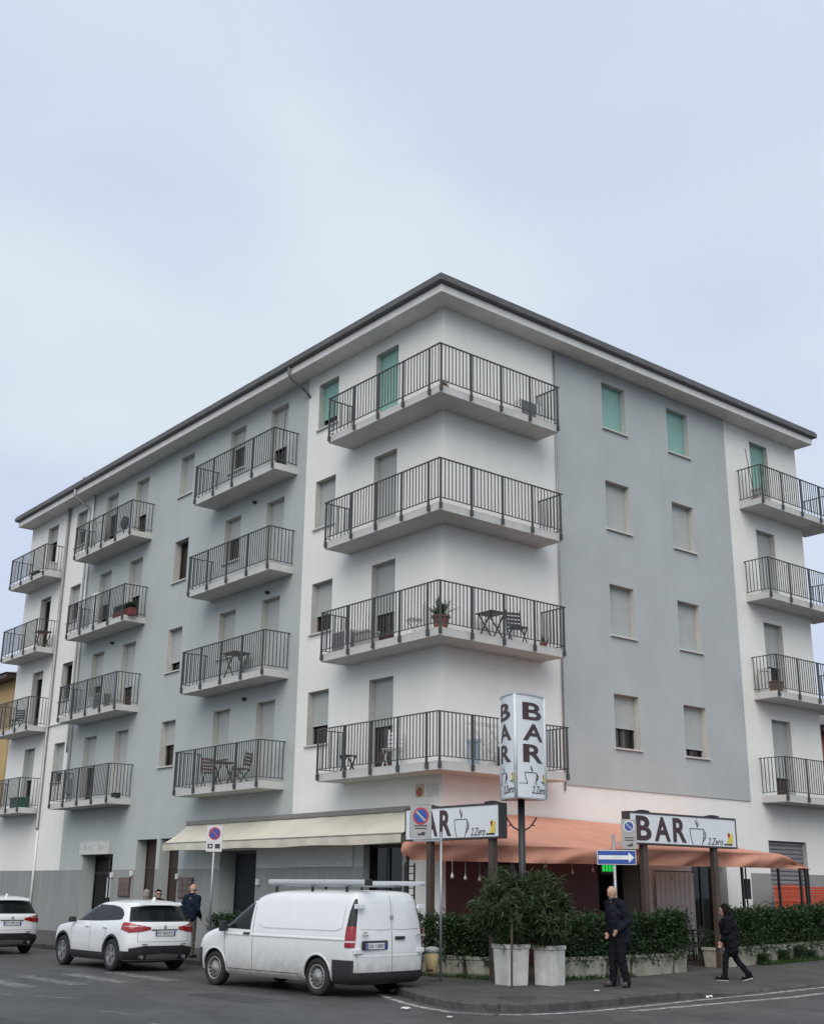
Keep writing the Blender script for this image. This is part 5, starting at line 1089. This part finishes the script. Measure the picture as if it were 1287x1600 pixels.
# ---- white panel van
VK = [(.24,2.40,-2.46,.86),(.34,2.52,-2.55,.935),(.55,2.57,-2.57,.96),(.75,2.55,-2.565,.964),(.90,2.49,-2.56,.964),(1.00,2.36,-2.555,.962),(1.08,2.12,-2.55,.958),(1.14,1.86,-2.545,.95),(1.2,1.62,-2.54,.942),(1.4,1.31,-2.525,.90),(1.6,1.0,-2.505,.848),(1.72,.79,-2.485,.812),(1.80,.58,-2.455,.765),(1.85,.30,-2.41,.69),(1.88,-.05,-2.3,.56),(1.893,-.4,-2.1,.36)]
def van():
    c = Car(VK, .62, .17, 2.6, 2.6, 34); o = thing('panel_van', 'white panel van with roof tubes parked at the corner', 'van', (1.15, -4.58, 0), R(186.0)); o.scale = (.965,)*3
    zs = sorted(set(list(np.linspace(.24,1.2,22))+list(np.linspace(1.2,1.75,13))+list(np.linspace(1.75,1.893,12)))); WX = [(1.675,.335,.385),(-1.525,.335,.385)]
    link(apply_bool(c.body(zs), [M_vpaint, M_plast], WX, .4), 'body', o)
    fb_ = lambda x: np.interp(x, [.55,1.55],[1.13,1.145]); ft = lambda x: np.interp(x, [.55,.68,.95,1.25,1.52],[1.60,1.63,1.53,1.34,1.155])
    for sd in (1,-1):
        MB().grid(c.side_patch(np.linspace(1.50,.57,18), fb_, ft, .006, sd)).build('door_window', [M_cglass], o, smooth=True)
        MB().grid(c.side_patch(np.linspace(1.56,.53,18), lambda x: fb_(x)-.02, lambda x: ft(x)+.022, .003, sd)).build('window_trim', [M_plast], o, smooth=True)
        for pts in ([(1.36,1.12),(1.34,.70),(1.24,.36)], [(.47,1.68),(.44,1.2),(.43,.36)], [(.47,1.685),(.78,1.68),(1.1,1.52)], [(.43,.36),(1.22,.36)], [(-1.0,.36),(.42,.36)]): MB().grid(c.ribbon(pts, .012, .0025, sd)).build('door_seam', [M_seam], o)
        # pressed blank panel where a side window would be
        pb_ = lambda x: np.interp(x, [-2.2,-2.05,.1,.28],[1.22,1.17,1.17,1.24]); pt_ = lambda x: np.interp(x, [-2.2,-2.05,.1,.28],[1.60,1.66,1.68,1.64])
        MB().grid(c.side_patch(np.linspace(.28,-2.2,40), pb_, pt_, .012, sd)).build('blank_panel', [M_vpaint], o, smooth=True)
        e = [(.28,1.24),(.1,1.17),(-2.05,1.17),(-2.2,1.22),(-2.2,1.60),(-2.05,1.66),(.1,1.68),(.28,1.64),(.28,1.24)]; MB().grid(c.ribbon(e, .02, .008, sd)).build('panel_edge', [M_vpaint], o)
        MB().grid([[c.S(c.kx(x,z), z, of, sd) for z, of in ((.985,.001),(1.0,.014),(1.02,.014),(1.05,.001))] for x in np.linspace(1.3,-2.35,40)]).build('swage_line', [M_vpaint], o, smooth=True)
        for x in (.62,): MB().box((x-.10, sd*.965-.02, 1.02), (x+.10, sd*.965+.03, 1.06)).build('door_handle', [M_plast], o, bevel=.012)
        m_ = MB().box((1.22, sd*1.07-.07, 1.06), (1.34, sd*1.07+.08, 1.27)).build('door_mirror', [M_plast], o, bevel=.035); MB().bar((1.30, sd*.92, 1.12), (1.28, sd*1.02, 1.13), .06).build('mirror_arm', [M_plast], m_)
        for (x, z, r_) in WX: 
            wheel(o, x, sd*.845, sd, .335, .21, 'steel')
            G = [[c.S(c.kx(x+rr*math.cos(a), max(.25, z+rr*math.sin(a))), max(.25, z+rr*math.sin(a)), of, sd) for rr, of in ((r_-.003,-.02),(r_-.002,.010),(r_+.03,.010),(r_+.035,-.002))] for a in np.linspace(R(-8), R(188), 28)]
            MB().grid(G).build('arch_lip', [M_vpaint], o, smooth=True)
        # dark rear pillar, lamp, bumper corner
        ks = np.linspace(c.ky(.84,1.3), c.kx(-2.42,1.3), 10)
        pil = lambda z: np.linspace(c.ky(np.interp(z,[.9,1.8],[.885,.74]), z), c.kx(np.interp(z,[.95,1.5,1.78],[-2.31,-2.33,-2.38]), z), 10)
        zz_ = np.linspace(1.24,1.735,14); MB().grid([[c.S(k, z, .006, sd) for k in pil(z)] for z in zz_]).build('rear_pillar', [M_plast], o, smooth=True)
        zz_ = np.linspace(.88,1.245,12); lamp = MB().grid([[c.S(k, z, .016, sd) for k in pil(max(z,.9))] for z in zz_]).build('tail_lamp', [M_tail], o, smooth=True)
        MB().grid([[c.S(k, z, .019, sd) for k in pil(.98)] for z in (.965,.995)]).build('reversing_lamp', [M_tailc], lamp)
        zz_ = np.linspace(.243,.66,8)
        MB().grid([[c.S(k, z, .014, sd) for k in list(np.linspace(c.ky(.9,z), c.kx(-1.97,z), 16))] for z in zz_]).build('bumper_corner', [M_plast], o, smooth=True)
        MB().grid(c.side_patch(np.linspace(2.33,2.10,8), lambda x: .27, lambda x: .72, .012, sd, 6)).build('front_bumper_corner', [M_plast], o, smooth=True)
        for z in (.77, 1.56): MB().box((-2.56, sd*.80-.09, z), (-2.50, sd*.80+.13 if sd > 0 else sd*.80+.09, z+.085) if sd > 0 else (-2.50, sd*.80+.09, z+.085)).build('door_hinge', [M_vpaint], o, bevel=.012)
    MB().grid([[c.S(k, z, .02, sd_) for z in np.linspace(.243,.45,6)] for sd_, ks_ in ((-1, list(np.linspace(c.kx(-1.97,.35), 0, 26))), (1, list(np.linspace(0.05, c.kx(-1.97,.35), 26)))) for k in ks_]).build('rear_bumper', [M_plast], o, smooth=True)
    G = [[c.S(c.kfy(abs(y), z), z, .006, 1 if y >= 0 else -1) for z in np.linspace(1.22, 1.70, 8)] for y in np.linspace(-.72,.72,21)]; MB().grid(G).build('windscreen', [M_cglass], o, smooth=True)
    G = [[c.S(c.kfy(abs(y), z), z, .012, 1 if y >= 0 else -1) for z in np.linspace(.27, .60, 6)] for y in np.linspace(-.8,.8,21)]; MB().grid(G).build('front_bumper', [M_plast], o, smooth=True)
    # the two rear doors
    for sd in (1,-1):
        yo = lambda z: np.interp(z, [.42,.9,1.2,1.7,1.80],[.80,.855,.845,.735,.66]); zz_ = np.concatenate([np.linspace(.44,.70,5), [.705,.72,.735], np.linspace(.76,1.80,16)])
        def rp(y, z, of): return c.S(c.ky(abs(y), z), z, of, sd)
        rim_ = lambda z: .012 if z != .72 else .020
        dr = MB().grid([[rp(t*yo(z)+(1-t)*.006, z, rim_(z)) for t in np.linspace(0,1,12)] for z in zz_]).build('rear_door', [M_vpaint], o, smooth=True)
        MB().grid([[rp(t*(yo(z)-.07)+(1-t)*.05, z, .022) for t in np.linspace(0,1,10)] for z in np.linspace(1.20,1.70,8)]).build('blank_panel', [M_vpaint], dr, smooth=True)
        e0 = [(.05,1.20),(.30,1.185),(.60,1.20),(.755,1.25)]; MB().grid([[rp(y, z-.012, .014), rp(y, z+.004, .026), rp(y, z+.018, .020)] for y, z in e0]).build('panel_edge', [M_vpaint], dr, smooth=True)
    MB().grid([[c.S(c.ky(abs(y), z), z, .0055, 1 if y >= 0 else -1) for y in (-.012,.012)] for z in np.linspace(.44,1.80,18)]).build('door_gap', [M_seam], o)
    MB().lathe([(.001,-.012),(.04,-.010),(.045,0)], (-2.56,.01,1.42), 16, 'x').build('lock_cover', [M_signgrey], o)
    MB().box((-2.60,-.33,1.01), (-2.555,-.08,1.07)).build('door_handle', [M_plast], o, bevel=.015)
    MB().box((-2.592,.12,.84), (-2.558,.78,1.00)).build('plate_recess', [M_plast], o, bevel=.02); number_plate(o, -2.594, .44, .85, 'GA 118RF', .50, .11)
    for y, z, w_ in ((.70,1.13,.10),(.70,1.08,.16),(-.74,1.07,.18),(-.76,.74,.09)): MB().box((-2.585,y-w_/2,z), (-2.574,y+w_/2,z+.028)).build('badge_lettering', [M_signgrey], o)
    # roof bars and tubes
    for x in (.1,-1.0,-2.0): MB().bar((x,-.75,1.965), (x,.75,1.965), .05, .03).build('roof_bar', [M_steel], o); [MB().bar((x,s*.66,1.83), (x,s*.66,1.95), .04).build('bar_foot', [M_plast], o) for s in (-1,1)]
    m_al = mat('aluminium_tube', (.60,.62,.63), .35, metal=.5, var=.08)
    MB().box((-2.52,.56,1.982), (.35,.70,2.085)).build('roof_tube', [m_al], o, bevel=.03); MB().box((-2.60,.555,1.978), (-2.521,.705,2.09)).build('tube_cap', [M_plast], o, bevel=.02)
    MB().box((-2.75,-.72,1.982), (.35,-.58,2.07)).build('roof_tube', [m_al], o, bevel=.03)
    return o
van()
# ------------------------------------------------------------------ people (x forward, y left)
def capsule(b, p, q, r0, r1, n=12):
    p, q = Vector(p), Vector(q); d = (q-p); L_ = d.length; d = d.normalized() if L_ > 1e-6 else Vector((0,0,1)); pts = []; rs = []
    for a in (-80,-50,-22): pts.append(p+d*r0*math.sin(R(a))); rs.append(r0*math.cos(R(a)))
    pts += [p, q]; rs += [r0, r1]
    for a in (22,50,80): pts.append(q+d*r1*math.sin(R(a))); rs.append(r1*math.cos(R(a)))
    b.tube(pts, rs, n)
def ellipsoid(b, c, r, n=16, m=10, tilt=0):
    base = len(b.v); c = Vector(c); e = Euler((0, tilt, 0))
    for i in range(m+1):
        th = math.pi*(.02+.96*i/m)-math.pi/2
        for j in range(n):
            a = 2*math.pi*j/n; v = Vector((r[0]*math.cos(th)*math.cos(a), r[1]*math.cos(th)*math.sin(a), r[2]*math.sin(th))); v.rotate(e); b.v.append(tuple(c+v))
    for i in range(m):
        for j in range(n): k = base+i*n+j; k2 = base+i*n+(j+1) % n; b.f.append((k,k2,k2+n,k+n)); b.m.append(0)
    b.f.append(tuple(base+n-1-j for j in range(n))); b.m.append(0); e_ = base+m*n; b.f.append(tuple(e_+j for j in range(n))); b.m.append(0)
from mathutils import noise as mnoise
def remesh(b, name, mats, parent, vox=.011, sm=4, wr=0):
    me = b.mesh(name, mats, smooth=True); o = link(me, 'tmp'); md = o.modifiers.new('r', 'REMESH'); md.mode = 'VOXEL'; md.voxel_size = vox; md.use_smooth_shade = True
    if sm: s_ = o.modifiers.new('s', 'SMOOTH'); s_.iterations = sm; s_.factor = .5
    dg = bpy.context.evaluated_depsgraph_get(); nm = bpy.data.meshes.new_from_object(o.evaluated_get(dg)); nm.name = name; bpy.data.objects.remove(o)
    if wr:
        off = Vector((random.random()*9, random.random()*9, 0)); nrm = [v.normal.copy() for v in nm.vertices]
        for v, n_ in zip(nm.vertices, nrm): c_ = v.co; k_ = mnoise.noise(Vector((c_.x*9, c_.y*9, c_.z*15))+off)+.6*mnoise.noise(Vector((c_.x*20, c_.y*20, c_.z*34))+off); v.co = c_+n_*wr*k_
        nm.update()
    nm.materials.clear(); nm.materials.append(mats); nm.polygons.foreach_set('use_smooth', [True]*len(nm.polygons)); return link(nm, name, parent)
M_skin = mat('skin', (.50,.29,.21), .55, var=.12, scale=18)
def hand(b, wrist, elbow, side, s=1.0):
    w_ = Vector(wrist); d = (w_-Vector(elbow)).normalized(); f = Vector((1,0,0)); f = (f-d*f.dot(d)).normalized(); lat = d.cross(f).normalized()
    palm = w_+d*.085*s
    for t in (-.028,-.010,.010,.026): capsule(b, w_+f*t*.5*s, palm+f*t*s, .016*s, .014*s, 8)
    for t, L_ in ((.030,.068),(.011,.078),(-.009,.072),(-.027,.056)):
        k0 = palm+f*t*s; k1 = k0+(d*.93-lat*side*.25)*L_*.5*s; k2 = k1+(d*.75-lat*side*.6)*L_*.5*s; capsule(b, k0, k1, .010*s, .009*s, 8); capsule(b, k1, k2, .009*s, .0075*s, 8)
    t0 = w_+d*.03*s+f*.026*s; t1 = t0+(d*.6+f*.7)*.04*s; t2 = t1+(d*.95+f*.15)*.035*s; capsule(b, t0, t1, .013*s, .011*s, 8); capsule(b, t1, t2, .011*s, .009*s, 8)
def person(label, loc, rz, J, jacket, trousers, shoes, hair=None, beard=None, group=None, coat_len=.0, sole=None, glasses=False, loose=1.0, bulk=1.0):
    o = thing('person', label, 'person', loc, rz, group)
    body = MB(); hd = Vector(J['head']); nk = Vector(J['neck']); ch = Vector(J['chest']); pv = Vector(J['pelvis'])
    tilt = J.get('tilt', 0); yaw = J.get('yaw', 0)
    def HP(x, y, z):
        v = Vector((x, y, z)); v.rotate(Euler((0, tilt, 0))); v.rotate(Euler((0, 0, yaw))); return hd+v
    ellipsoid(body, hd+Vector((0,0,0)), (.100,.080,.114), tilt=tilt); 
    capsule(body, HP(.035,0,-.055), HP(.055,0,-.085), .058, .038); capsule(body, HP(.088,0,.0), HP(.112,0,-.03), .010, .014, 8); capsule(body, HP(.085,-.02,.028), HP(.085,.02,.028), .017, .017, 8)
    capsule(body, HP(.088,-.018,-.062), HP(.088,.018,-.062), .011, .011, 8)
    for s in (-1,1): capsule(body, HP(-.005,s*.076,-.025), HP(-.012,s*.084,.02), .012, .016, 8)
    capsule(body, nk, HP(-.015,0,-.06), .062, .056)
    for s in (-1,1): capsule(body, nk-Vector((0,0,.02)), J['sh'][s], .06, .05)
    capsule(body, nk-Vector((0,0,.05)), ch, .09, .12); capsule(body, ch, pv, .12, .12)
    for s in (-1,1):
        sh, el, wr = J['sh'][s], J['el'][s], J['wr'][s]; capsule(body, sh, el, .045, .036); capsule(body, el, wr, .036, .024); hand(body, wr, el, s)
        hp, kn, an = J['hip'][s], J['kn'][s], J['an'][s]; capsule(body, hp, kn, .075, .05); capsule(body, kn, an, .05, .036); f = Vector(J['ft'][s]); capsule(body, an, f, .035, .028)
    remesh(body, 'body', M_skin, o, .0105, 3)
    for s in (-1,1):
        e = HP(.087, s*.032, .006); MB().lathe([(.001,-.004),(.010,-.003),(.012,.003)], e, 10, 'x').build('eye', [M_ink], o)
    # trousers
    t = MB(); ellipsoid(t, pv+Vector((0,0,-.01)), (.145,.175,.13))
    for s in (-1,1):
        hp, kn, an = J['hip'][s], J['kn'][s], Vector(J['an'][s]); capsule(t, hp, kn, .098*loose, .070*loose); capsule(t, kn, an+Vector((0,0,.0)), .070*loose, .058*loose)
    remesh(t, 'trousers', trousers, o, .014, 4, .012)
    # jacket
    j = MB(); ellipsoid(j, ch, (.145*bulk,.205*bulk,.17)); capsule(j, ch, pv+Vector((0,0,.04)), .17*bulk, .165*bulk); ellipsoid(j, ch.lerp(pv,.55), (.155,.195,.24)); ellipsoid(j, pv+Vector((0,0,.03)), (.16*bulk,.19*bulk,.13)); [capsule(j, pv+Vector((0,s_*.05,.05)), pv+Vector((-.02,s_*.06,.0-coat_len)), .14*bulk, .125*bulk) for s_ in (-1,1)]
    capsule(j, nk-Vector((0,0,.01)), nk-Vector((0,0,.06)), .078, .11)
    for s in (-1,1):
        sh, el, wr = Vector(J['sh'][s]), Vector(J['el'][s]), Vector(J['wr'][s]); capsule(j, nk-Vector((0,0,.05)), sh, .085, .078); capsule(j, sh, el, .080*bulk, .064*bulk); capsule(j, el, el.lerp(wr,.93), .064*bulk, .047*bulk)
    remesh(j, 'jacket', jacket, o, .014, 3, .017)
    col_ = MB(); col_.lathe([(.072,-.03),(.085,.0),(.082,.035),(.074,.03),(.07,-.01)], nk+Vector((0,0,.015)), 18); col_.build('collar', [jacket], o, smooth=True)
    for s in (-1,1):
        an, f = Vector(J['an'][s]), Vector(J['ft'][s]); h = MB(); d = (f-an); heel = an-Vector((d.x,d.y,0)).normalized()*.045+Vector((0,0,-.045)); capsule(h, heel, f+Vector((0,0,0)), .040, .042); capsule(h, an, an.lerp(f,.35), .048, .045); sh_ = remesh(h, 'shoe', shoes, o, .010, 2)
        if sole: q = MB(); capsule(q, heel+Vector((0,0,-.030)), f+Vector((0,0,-.028)), .030, .032); remesh(q, 'shoe_sole', sole, sh_, .010, 1)
    if hair:
        q = MB()
        for (x, y, z, r_) in hair['blobs']: ellipsoid(q, HP(x,y,z), r_, 12, 8, tilt)
        remesh(q, 'hair', hair['mat'], o, .010, 2)
    if beard:
        q = MB(); capsule(q, HP(.055,-.035,-.085), HP(.055,.035,-.085), .034, .034); capsule(q, HP(.062,0,-.095), HP(.068,0,-.11), .036, .028)
        for s in (-1,1): capsule(q, HP(.05,s*.04,-.08), HP(.0,s*.068,-.03), .024, .014)
        remesh(q, 'beard', beard, o, .009, 2)
    if glasses:
        q = MB()
        for s in (-1,1): q.lathe([(.026,-.003),(.026,.003),(.021,.003),(.021,-.003),(.026,-.0031)], HP(.10,s*.033,.006), 14, 'x'); q.tube([HP(.10,s*.058,.01), HP(-.0,s*.082,.012)], .003, 6)
        q.tube([HP(.102,-.01,.01), HP(.102,.01,.01)], .003, 6); q.build('spectacles', [M_plast], o)
    return o
def stand(h, lean=0, spread=.1, arms=None):
    k = h/1.8; V = lambda x,y,z: Vector((x*k,y*k,z*k))
    J = dict(head=V(.02+lean*1.3,0,1.69), neck=V(lean,0,1.53), chest=V(lean*.6,0,1.30), pelvis=V(-.01,0,.96))
    J['sh'] = {s: V(lean*.9,s*.185,1.455) for s in (-1,1)}; J['el'] = {s: V(lean*.5-.05,s*.235,1.17) for s in (-1,1)}; J['wr'] = {s: V(.03+lean*.5,s*.235,.93) for s in (-1,1)}
    J['hip'] = {s: V(0,s*.09,.93) for s in (-1,1)}; J['kn'] = {s: V(.03,s*spread,.50) for s in (-1,1)}; J['an'] = {s: V(-.01,s*spread*1.1,.085) for s in (-1,1)}; J['ft'] = {s: V(.15,s*spread*1.35,.042) for s in (-1,1)}
    return J
M_navy = mat('navy_jacket', (.011,.013,.019), .75, spec=.12, var=.2, scale=10, bump=.2, bscale=30); M_navy2 = mat('dark_blue_jacket', (.008,.014,.028), .75, spec=.12, var=.2, scale=10); M_jean = mat('dark_trousers', (.010,.011,.015), .85, spec=.12, var=.2, scale=20); M_blackc = mat('black_coat', (.008,.008,.011), .8, spec=.12, var=.2); M_shoe = mat('dark_shoe', (.035,.03,.027), .6); M_olive = mat('olive_trousers', (.085,.08,.065), .85); M_sole = mat('white_sole', (.62,.62,.6), .6); M_teals = mat('teal_pullover', (.015,.055,.075), .8)
M_greyhair = mat('grey_hair', (.26,.25,.23), .8, var=.3, scale=40); M_darkhair = mat('dark_hair', (.009,.007,.006), .6, spec=.1, var=.3, scale=40); M_beard = mat('grey_beard', (.20,.19,.18), .85, var=.3, scale=50); M_tan = mat('tan_coat', (.18,.15,.12), .8)
vdir = lambda x, y: math.atan2(-18.6-y, 21.5-x)
# bald man with grey beard, facing the camera's left, right hand forward
J = stand(1.84, .05, .10); J['head'] = Vector((.115,0,1.715)); J['tilt'] = .30; J['yaw'] = 0; J['el'][1] = Vector((-.04,.27,1.2)); J['wr'][1] = Vector((.16,.20,1.02)); J['el'][-1] = Vector((-.02,-.27,1.19)); J['wr'][-1] = Vector((.12,-.16,.98)); J['kn'][-1] = Vector((.05,-.11,.51)); J['an'][-1] = Vector((.06,-.14,.085)); J['ft'][-1] = Vector((.22,-.17,.042)); J['an'][1] = Vector((-.06,.14,.085)); J['ft'][1] = Vector((.08,.19,.042))
pm = person('bald bearded man in a dark padded jacket standing by the blue arrow sign', (5.46, -.24, pz(5.46,-.24)), vdir(5.4,-.16)-R(52), J, M_navy, M_jean, M_shoe, beard=M_beard, coat_len=.14, loose=1.22, bulk=1.25)
q = MB(); ellipsoid(q, (.075,0,1.33), (.10,.085,.2)); capsule(q, (.06,0,1.5), (.08,0,1.2), .075, .09); remesh(q, 'pullover', M_teals, pm, .012, 2)
# woman walking to the left of the picture
J = dict(head=Vector((.06,0,1.40)), neck=Vector((.02,0,1.27)), chest=Vector((.01,0,1.08)), pelvis=Vector((-.02,0,.80)), tilt=.2)
J['sh'] = {s: Vector((.01,s*.16,1.20)) for s in (-1,1)}; J['el'] = {1: Vector((.05,.20,.97)), -1: Vector((-.12,-.20,.96))}; J['wr'] = {1: Vector((.15,.15,.78)), -1: Vector((-.06,-.20,.74))}
J['hip'] = {s: Vector((-.02,s*.075,.78)) for s in (-1,1)}; J['kn'] = {1: Vector((.10,.08,.44)), -1: Vector((-.12,-.08,.42))}; J['an'] = {1: Vector((.14,.08,.08)), -1: Vector((-.36,-.08,.13))}; J['ft'] = {1: Vector((.30,.09,.040)), -1: Vector((-.24,-.09,.038))}
wx, wy = 5.32, 3.42
person('dark-haired woman in a black coat and trainers walking along the pavement', (wx, wy, pz(wx,wy)), vdir(wx,wy)-R(88), J, M_blackc, M_jean, M_blackc, hair=dict(mat=M_darkhair, blobs=[(-.02,0,.03,(.105,.092,.10)),(-.075,0,-.06,(.06,.085,.12)),(-.10,0,-.17,(.05,.075,.13)),(-.10,0,-.27,(.04,.05,.08)),(0,.075,-.02,(.05,.03,.07)),(0,-.075,-.02,(.05,.03,.07))]), coat_len=.2, sole=M_sole, loose=.95, bulk=1.12)
# man with his back turned beside the SUV
J = stand(1.79, .04); J['tilt'] = .15; J['wr'][-1] = Vector((.16,-.20,.98)); J['yaw'] = .5
mx_, my_ = -6.95, -2.55
person('bald man in a dark blue jacket standing behind the white SUV, back turned', (mx_, my_, pz(mx_,my_)), vdir(mx_,my_)+R(150), J, M_navy2, M_olive, M_shoe, hair=dict(mat=M_greyhair, blobs=[(-.06,0,-.03,(.045,.07,.045)),(-.02,.07,-.02,(.05,.014,.03)),(-.02,-.07,-.02,(.05,.014,.03))]))
hx, hy = -10.02, -2.25
person('grey-haired person behind the SUV roof facing away', (hx, hy, pz(hx,hy)), vdir(hx,hy)+R(170), stand(1.62, .03), M_tan, M_jean, M_shoe, hair=dict(mat=M_greyhair, blobs=[(-.015,0,.025,(.108,.096,.105)),(-.05,0,-.04,(.075,.09,.08))]))
hx, hy = -9.33, -2.25
person('dark-haired person with glasses behind the SUV roof facing the street', (hx, hy, pz(hx,hy)), vdir(hx,hy)+R(10), stand(1.62, .02), M_navy, M_jean, M_shoe, hair=dict(mat=M_darkhair, blobs=[(-.025,0,.035,(.10,.09,.095)),(-.05,0,-.02,(.07,.09,.09)),(.04,0,.085,(.05,.07,.035))]), glasses=True)
# ------------------------------------------------------------------ neighbours at both ends of the street
M_ochre = mat('ochre_render', (.52,.36,.17), .9, var=.1, scale=1.2, bump=.1, streak=.1); M_brick = mat('brick_red_render', (.36,.13,.09), .9, var=.12, scale=2, streak=.1)
def house(label, x0, y0, x1, y1, zt, wm, rows, eave=.6, rm=M_tile, colr=None):
    o = thing('neighbour_house', label, 'building', (x0, y0, 0)); W_, D_ = x1-x0, y1-y0
    MB().box((0,0,-.2), (W_,D_,zt)).build('wall', [wm], o)
    r = MB(); r.box((-eave,-eave,zt+.004), (W_+eave,D_+eave,zt+.22)); r.build('eaves', [M_wood], o); r = MB(); e = eave+.1; b0 = [(-e,-e,zt+.222),(W_+e,-e,zt+.222),(W_+e,D_+e,zt+.222),(-e,D_+e,zt+.222)]; t0 = (W_*.35,D_/2,zt+2); t1 = (W_*.65,D_/2,zt+2)
    r.quad(b0[0],b0[1],t1,t0); r.quad(b0[2],b0[3],t0,t1); r.f.append((8,9,10)); r.v += [b0[1],b0[2],t1]; r.m.append(0); r.f.append((11,12,13)); r.v += [b0[3],b0[0],t0]; r.m.append(0); r.build('roof', [rm], o)
    for z in rows:
        for k in range(int(W_//3.2)):
            x = 1.2+k*3.2; w_ = MB().box((x,-.05,z), (x+1.1,.1,z+1.5)).build('window', [M_wood], o); MB().quad((x+.08,-.056,z+.08),(x+1.02,-.056,z+.08),(x+1.02,-.056,z+1.42),(x+.08,-.056,z+1.42)).build('pane', [M_cglass], w_)
        for k in range(int(D_//3.2)):
            y = 1.2+k*3.2; w_ = MB().box((W_-.1,y,z), (W_+.05,y+1.1,z+1.5)).build('window', [M_wood], o); MB().quad((W_+.056,y+.08,z+.08),(W_+.056,y+1.02,z+.08),(W_+.056,y+1.02,z+1.42),(W_+.056,y+.08,z+1.42)).build('pane', [M_cglass], w_)
    return o
house('ochre house with brown eaves beyond the end of the apartment block', -52, 2.0, -33.0, 14, 11.0, M_ochre, (1.3, 4.4, 7.6))
house('red rendered house beyond the far end of the bar side', -16, 23.6, -4.6, 34, 7.9, M_brick, (1.3, 4.6))
